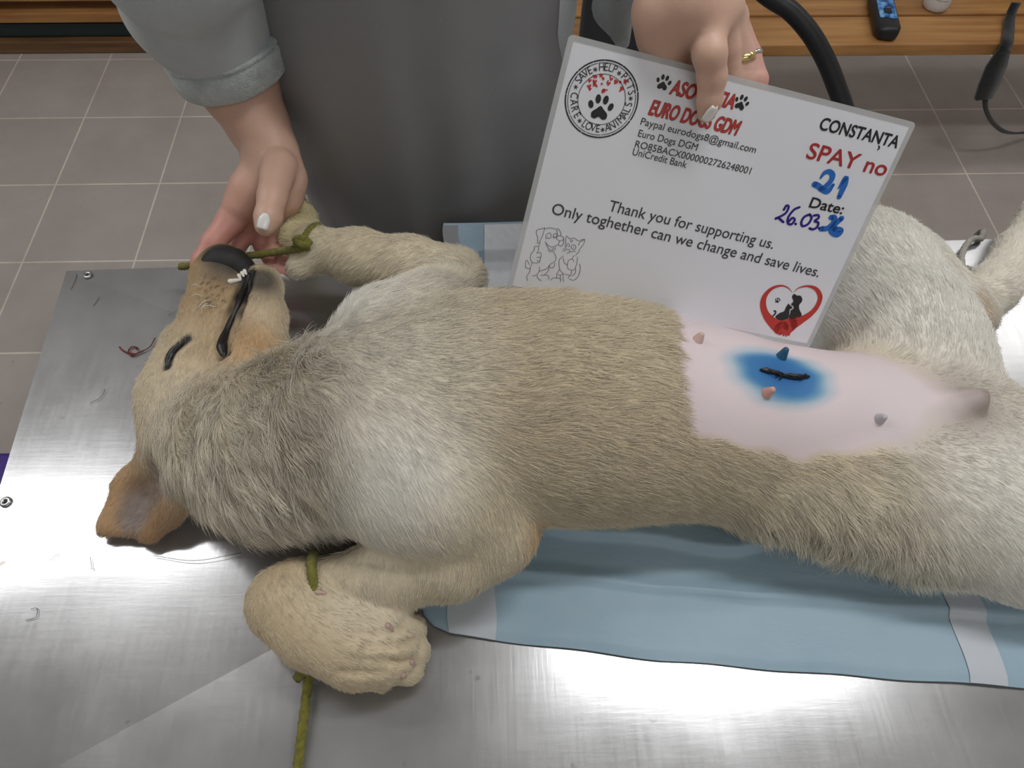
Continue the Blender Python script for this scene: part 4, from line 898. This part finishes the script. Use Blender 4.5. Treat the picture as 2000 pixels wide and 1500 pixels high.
# ------------------------------------------------------------------ cords
def cord(name, paths, r, m, label, cat='cord', group=None):
    V, F = merge([tube_geo(catmull(p, 14), r, 12, .55, 3, .10) for p in paths]); o = mesh_obj(name, V, F, m); return tag(o, label, cat, group)
def ring_path(c, ax, r, n=14, ph=0):
    ax = ax / np.linalg.norm(ax); u = np.cross(ax, [0, 0, 1.0]); u /= np.linalg.norm(u); v = np.cross(ax, u)
    return [c + r * (math.cos(a) * u + math.sin(a) * v) for a in np.linspace(ph, ph + 2 * math.pi, n)]
wc = a_(630, 1148, .0445); wax = a_(590, 1165, .043) - a_(680, 1138, .046)
cord('tie_cord', [ring_path(wc, wax, .0305), [a_(622, 1210, .012), a_(612, 1270, .010), a_(606, 1308, .012), a_(600, 1345, .009), a_(590, 1430, .006), a_(582, 1495, .005), a_(578, 1530, .004), [a_(575, 1560, 0)[0], .008, ZT + .003], [a_(575, 1560, 0)[0], .002, ZT - .03], [a_(575, 1560, 0)[0], .003, ZT - .2]],
    [a_(606, 1305, .013), a_(592, 1312, .016), a_(580, 1326, .010)], [a_(600, 1312, .006), a_(612, 1300, .018), a_(604, 1318, .018)]], .0041, M_cord, 'yellow green cord tied round the near front paw, running to the near table edge')
wc2 = a_(612, 484, .088); wx2 = a_(590, 470, .088) - a_(680, 497, .088)
cord('tie_cord', [ring_path(wc2, wx2, .0245), [a_(606, 478, .114), a_(592, 466, .118), a_(578, 470, .116), a_(590, 478, .116), a_(606, 480, .114)], [a_(604, 482, .112), a_(575, 487, .106), a_(540, 492, .085), a_(450, 506, .06), a_(376, 518, .045), a_(352, 521, .04)]], .0041, M_cord, 'yellow green cord knotted round the far front paw, passing behind the hand')
wc3 = a_(1895, 560, .035)
cord('tie_cord', [[a_(1872, 530, .030), a_(1885, 524, .050), a_(1900, 530, .045), a_(1890, 536, .050), a_(1870, 520, .025)], [a_(1880, 522, .045), a_(1878, 500, .035), a_(1886, 480, .022), a_(1900, 466, .012), a_(1916, 466, .006), [a_(1920, 460, 0)[0], .668, ZT - .01], [a_(1920, 460, 0)[0], .672, ZT - .15]]], .0036, M_cordw, 'white cord knotted at the far hind hock beside the back table edge')
# blood smear and hairs on the steel
parts = [tube_geo(catmull([at(x, y, .0004) for x, y in q], 5), r, 5) for q, r in ((((233, 677), (240, 684), (250, 689), (262, 691)), .0009), (((250, 688), (254, 680), (262, 677), (269, 680), (267, 684)), .0010), (((252, 690), (258, 694), (266, 691), (280, 685)), .0012), (((280, 685), (292, 678), (299, 668), (303, 660)), .0007))]
V, F = merge(parts); V = [(v[0], v[1], ZT + .0005 + (v[2] - ZT - .0004) * .3) for v in V]; tag(mesh_obj('blood_smear', V, F, M_blood), 'thin dark red smear of blood on the steel beside the dog\'s eye', 'blood')
parts = []
for q in (((150, 535), (146, 550), (138, 566)), ((193, 580), (188, 590), (182, 598)), ((344, 608), (336, 612), (328, 616)), ((60, 1190), (72, 1188), (70, 1205), (50, 1212)), ((176, 1088), (178, 1100), (180, 1112)), ((96, 1095), (104, 1088), (116, 1080)), ((205, 760), (198, 775), (175, 788)), ((300, 1085), (380, 1095), (470, 1080))):
    parts.append(tube_geo(catmull([at(x, y, .0005) for x, y in q], 5), .00025, 4))
V, F = merge(parts); tag(mesh_obj('loose_hairs', V, F, M_black), 'loose dark hairs scattered on the steel table top', 'hair', kind='stuff')

# ------------------------------------------------------------------ bench and what stands on it
ZB = 0.43
bench = empty('wooden_bench', (1.1, 1.95, 0), 'pine slatted bench on the tiled floor behind the person', 'bench')
for k in range(3): box('slat', (1.15, 1.802 + .065 + k * .142, ZB - .0175), (1.9, .130, .035), M_wood, bench, bev=.004)
for x in (.3, 2.0):
    box('crossbar', (x, 2.01, ZB - .055), (.06, .40, .038), M_wood, bench, bev=.003)
    for y in (1.87, 2.16): box('leg', (x, y, (ZB - .074) / 2), (.06, .05, ZB - .074), M_wood, bench, bev=.003)
def benchat(px, py, z=0.0): return at(px, py, ZB + z - ZT)
# black case with blue marbled front
c = benchat(1738, 62, .03); d = benchat(1700, -110, .03) - c; L = .21; d = d / np.linalg.norm(d); ang = math.atan2(d[1], d[0])
cs = empty('hair_clipper', (c[0] + d[0] * L / 2, c[1] + d[1] * L / 2, ZB), 'black clipper with bright blue marbled top lying on the wooden bench', 'clipper')
V, F = [], []; prof = [(-.105, .018, .012), (-.100, .026, .018), (-.082, .033, .019), (.06, .032, .019), (.09, .028, .018), (.105, .02, .014)]
for x, w, h in prof:
    for k in range(16):
        a = 2 * math.pi * k / 16; q = np.sign(math.cos(a)) * abs(math.cos(a)) ** .5 * w, np.sign(math.sin(a)) * abs(math.sin(a)) ** .6 * h
        V.append((cs.location.x + math.cos(ang) * x - math.sin(ang) * q[0], cs.location.y + math.sin(ang) * x + math.cos(ang) * q[0], ZB + .0195 + q[1]))
for i in range(len(prof) - 1):
    for k in range(16): F.append((i * 16 + k, i * 16 + (k + 1) % 16, (i + 1) * 16 + (k + 1) % 16, (i + 1) * 16 + k))
F += [tuple(range(16))[::-1], tuple(range(80, 96))]; mesh_obj('case', V, F, M_black, cs)
M_marble = mat('blue_marbling', lin(70, 140, 210), .35); t = NT(M_marble); t.l(t.ramp(t.noise(60, 4, t.pos(), .6), [(.38, lin(24, 60, 120)), (.5, lin(70, 140, 214)), (.62, lin(140, 196, 238))]), t.b.inputs['Base Color'])
Rz = Matrix.Translation((cs.location.x, cs.location.y, 0)) @ Matrix.Rotation(ang, 4, 'Z')
bm = bmesh.new(); add_box(bm, (.02, 0, ZB + .0385), (.15, .046, .004), 0, .0015, Rz); bm_obj('marbled_panel', bm, M_marble, cs); bm = bmesh.new(); add_box(bm, (-.025, 0, ZB + .0415), (.022, .02, .004), 0, .0015, Rz); bm_obj('switch', bm, M_black, cs)
# white bottle
c = benchat(1825, 14); bt = empty('white_bottle', (c[0], c[1], ZB), 'small white plastic bottle with faint grey print standing on the wooden bench', 'bottle')
lathe('body', (c[0], c[1], ZB), [(.030, 0.001), (.034, .005), (.035, .02), (.035, .10), (.03, .115), (.016, .125), (.016, .135)], M_white, bt); lathe('cap', (c[0], c[1], ZB), [(.018, .135), (.018, .16), (.015, .163)], M_white, bt)
parts = []
for r in range(6):
    a0 = -2.2 + .12 * (r % 2); zz = .035 + r * .011
    for q in range(5):
        w = RNG.uniform(.06, .16); a1 = a0 + w; V = [(c[0] + .0353 * math.cos(a), c[1] + .0353 * math.sin(a), ZB + z) for a in (a0, a1) for z in (zz, zz + .003)]; parts.append((V, [(0, 2, 3, 1)])); a0 = a1 + .05
V, F = merge(parts); mesh_obj('faint_print', V, F, mat('grey_print', (.35, .34, .36), .5), bt)
# navy bag with hanging strap
c = benchat(1985, -20); bg = empty('navy_bag', (c[0] + .05, c[1] + .08, ZB), 'dark navy bag with black strap hanging over the bench front edge', 'bag')
s_ = SDF(); s_.add('ell', c=np.array([c[0] + .06, c[1] + .06, ZB + .085]), r=(.14, .11, .09), k=.03); s_.add('ell', c=np.array([c[0] + .12, c[1] + .05, ZB + .12]), r=(.12, .10, .10), k=.03)
V, F, _ = s_.mesh(.01, floor=ZB + .001); np_mesh('body', V, F, M_navy, bg)
def flat_strip(name, path, wid, m, parent, th=.004, n=10, side=np.array([1, 0, 0.0])):
    P = catmull(path, n); w = np.interp(np.linspace(0, 1, len(P)), np.linspace(0, 1, len(wid)), wid); T = np.gradient(P, axis=0); V, F = [], []
    for p, tt, x in zip(P, T, w):
        tt = tt / np.linalg.norm(tt); sd = side - tt * (side @ tt); sd /= np.linalg.norm(sd); nn = np.cross(tt, sd)
        V += [p + sd * x + nn * th, p + sd * x - nn * th, p - sd * x - nn * th, p - sd * x + nn * th]
    for i in range(len(P) - 1):
        for q in range(4): F.append((i * 4 + q, i * 4 + (q + 1) % 4, i * 4 + 4 + (q + 1) % 4, i * 4 + 4 + q))
    F += [(3, 2, 1, 0), tuple(range(len(V) - 4, len(V)))]; return mesh_obj(name, V, F, m, parent)
def ay(px, py, Y):
    d = (px - 1000) / FPX * CR + (750 - py) / FPX * CU + CF; return CO + d * (Y / d[1])
flat_strip('strap', [benchat(1985, 5, .05), benchat(1974, 30, .02), benchat(1970, 60, .008), ay(1967, 84, 1.79), ay(1958, 105, 1.785)], [.012, .012, .013, .014, .016], M_strap, bg)
flat_strip('strap_pad', [ay(1960, 100, 1.785), ay(1946, 130, 1.783), ay(1932, 165, 1.781), ay(1920, 192, 1.78)], [.016, .026, .027, .022], M_strap, bg, .007)
flat_strip('strap_tail', [ay(1924, 190, 1.78), ay(1926, 215, 1.78), ay(1940, 240, 1.80), ay(1965, 258, 1.84), ay(2005, 258, 1.9), ay(2060, 240, 1.92)], [.007, .006, .006, .006, .006, .006], M_strap, bg, .003)
# black curved tube (arm of a chair) and dark bag behind the hand
ch = empty('black_chair', (.62, 1.35, 0), 'black tubular chair behind the white card, its curved arm crossing the bench front', 'chair')
P = [ay(1440, -60, 1.62), ay(1500, -8, 1.60), ay(1545, 22, 1.58), ay(1585, 68, 1.55), ay(1614, 120, 1.52), ay(1634, 170, 1.49), ay(1650, 215, 1.46), ay(1662, 262, 1.42)]
q = P[-1]; P += [q + [.01, -.03, -.10], np.array([q[0] + .012, q[1] - .04, .022]), np.array([q[0] - .03, q[1] - .06, .022]), np.array([q[0] - .25, q[1] - .06, .022])]
V, F = tube_geo(catmull(P, 10), .0215, 14); mesh_obj('arm', V, F, M_black, ch)
sx, sy = P[-1][0] - .09, q[1] + .14
s_ = SDF(); s_.add('ell', c=np.array([.42, 1.50, .42]), r=(.19, .17, .035), k=.01); V, F, _ = s_.mesh(.008); np_mesh('seat', V, F, M_strap, ch)
s_ = SDF(); s_.add('tri', a=np.array([.235, 1.62, .44]), b=np.array([.42, 1.66, .46]), c=np.array([.25, 1.70, .78]), ra=.02, k=.01); s_.add('tri', a=np.array([.42, 1.66, .46]), b=np.array([.44, 1.73, .78]), c=np.array([.25, 1.70, .78]), ra=.02, k=.01); V, F, _ = s_.mesh(.008); np_mesh('backrest', V, F, M_strap, ch)
for x, y in ((.28, 1.38), (.56, 1.38), (.28, 1.64), (.56, 1.64)):
    V, F = tube_geo([np.array([x, y, .40]), np.array([x, y, .2]), np.array([x, y, .001])], .014, 10); mesh_obj('leg', V, F, M_black, ch)
# ------------------------------------------------------------------ wooden rack on the left
rk = empty('wooden_rack', (-1.5, 2.6, 0), 'low rack of old brown wooden boards on the floor at the back left', 'rack')
YR = 2.44
for z0, z1, m in ((.002, .046, M_woodd), (.115, .150, M_wood), (.190, .218, M_wood), (.27, .30, M_woodd)): box('board', (-1.45, YR + .09, (z0 + z1) / 2), (1.7, .18, z1 - z0), m, rk, bev=.004)
for x in (-2.27, -.62): box('side_post', (x, YR + .25, .16), (.05, .12, .316), M_woodd, rk, bev=.003)
for z in (.132, .204, .285): 
    for x in (-2.27, -.62): box('bracket', (x, YR + .18, z - .03), (.05, .03, .03), M_woodd, rk)
V_ = box('dark_tray', (-1.62, YR + .10, .073), (1.0, .15, .050), M_teal, None, bev=.006); tag(V_, 'flat dark teal tray lying on the lowest board of the wooden rack', 'tray')
# purple crate beside the table
c = at(2, 935, .10 - ZT + .2); cr = box('purple_box', (c[0] - .09, c[1], .15), (.2, .12, .296), M_purple, None, bev=.01); tag(cr, 'purple plastic box on the floor at the left table edge', 'box')
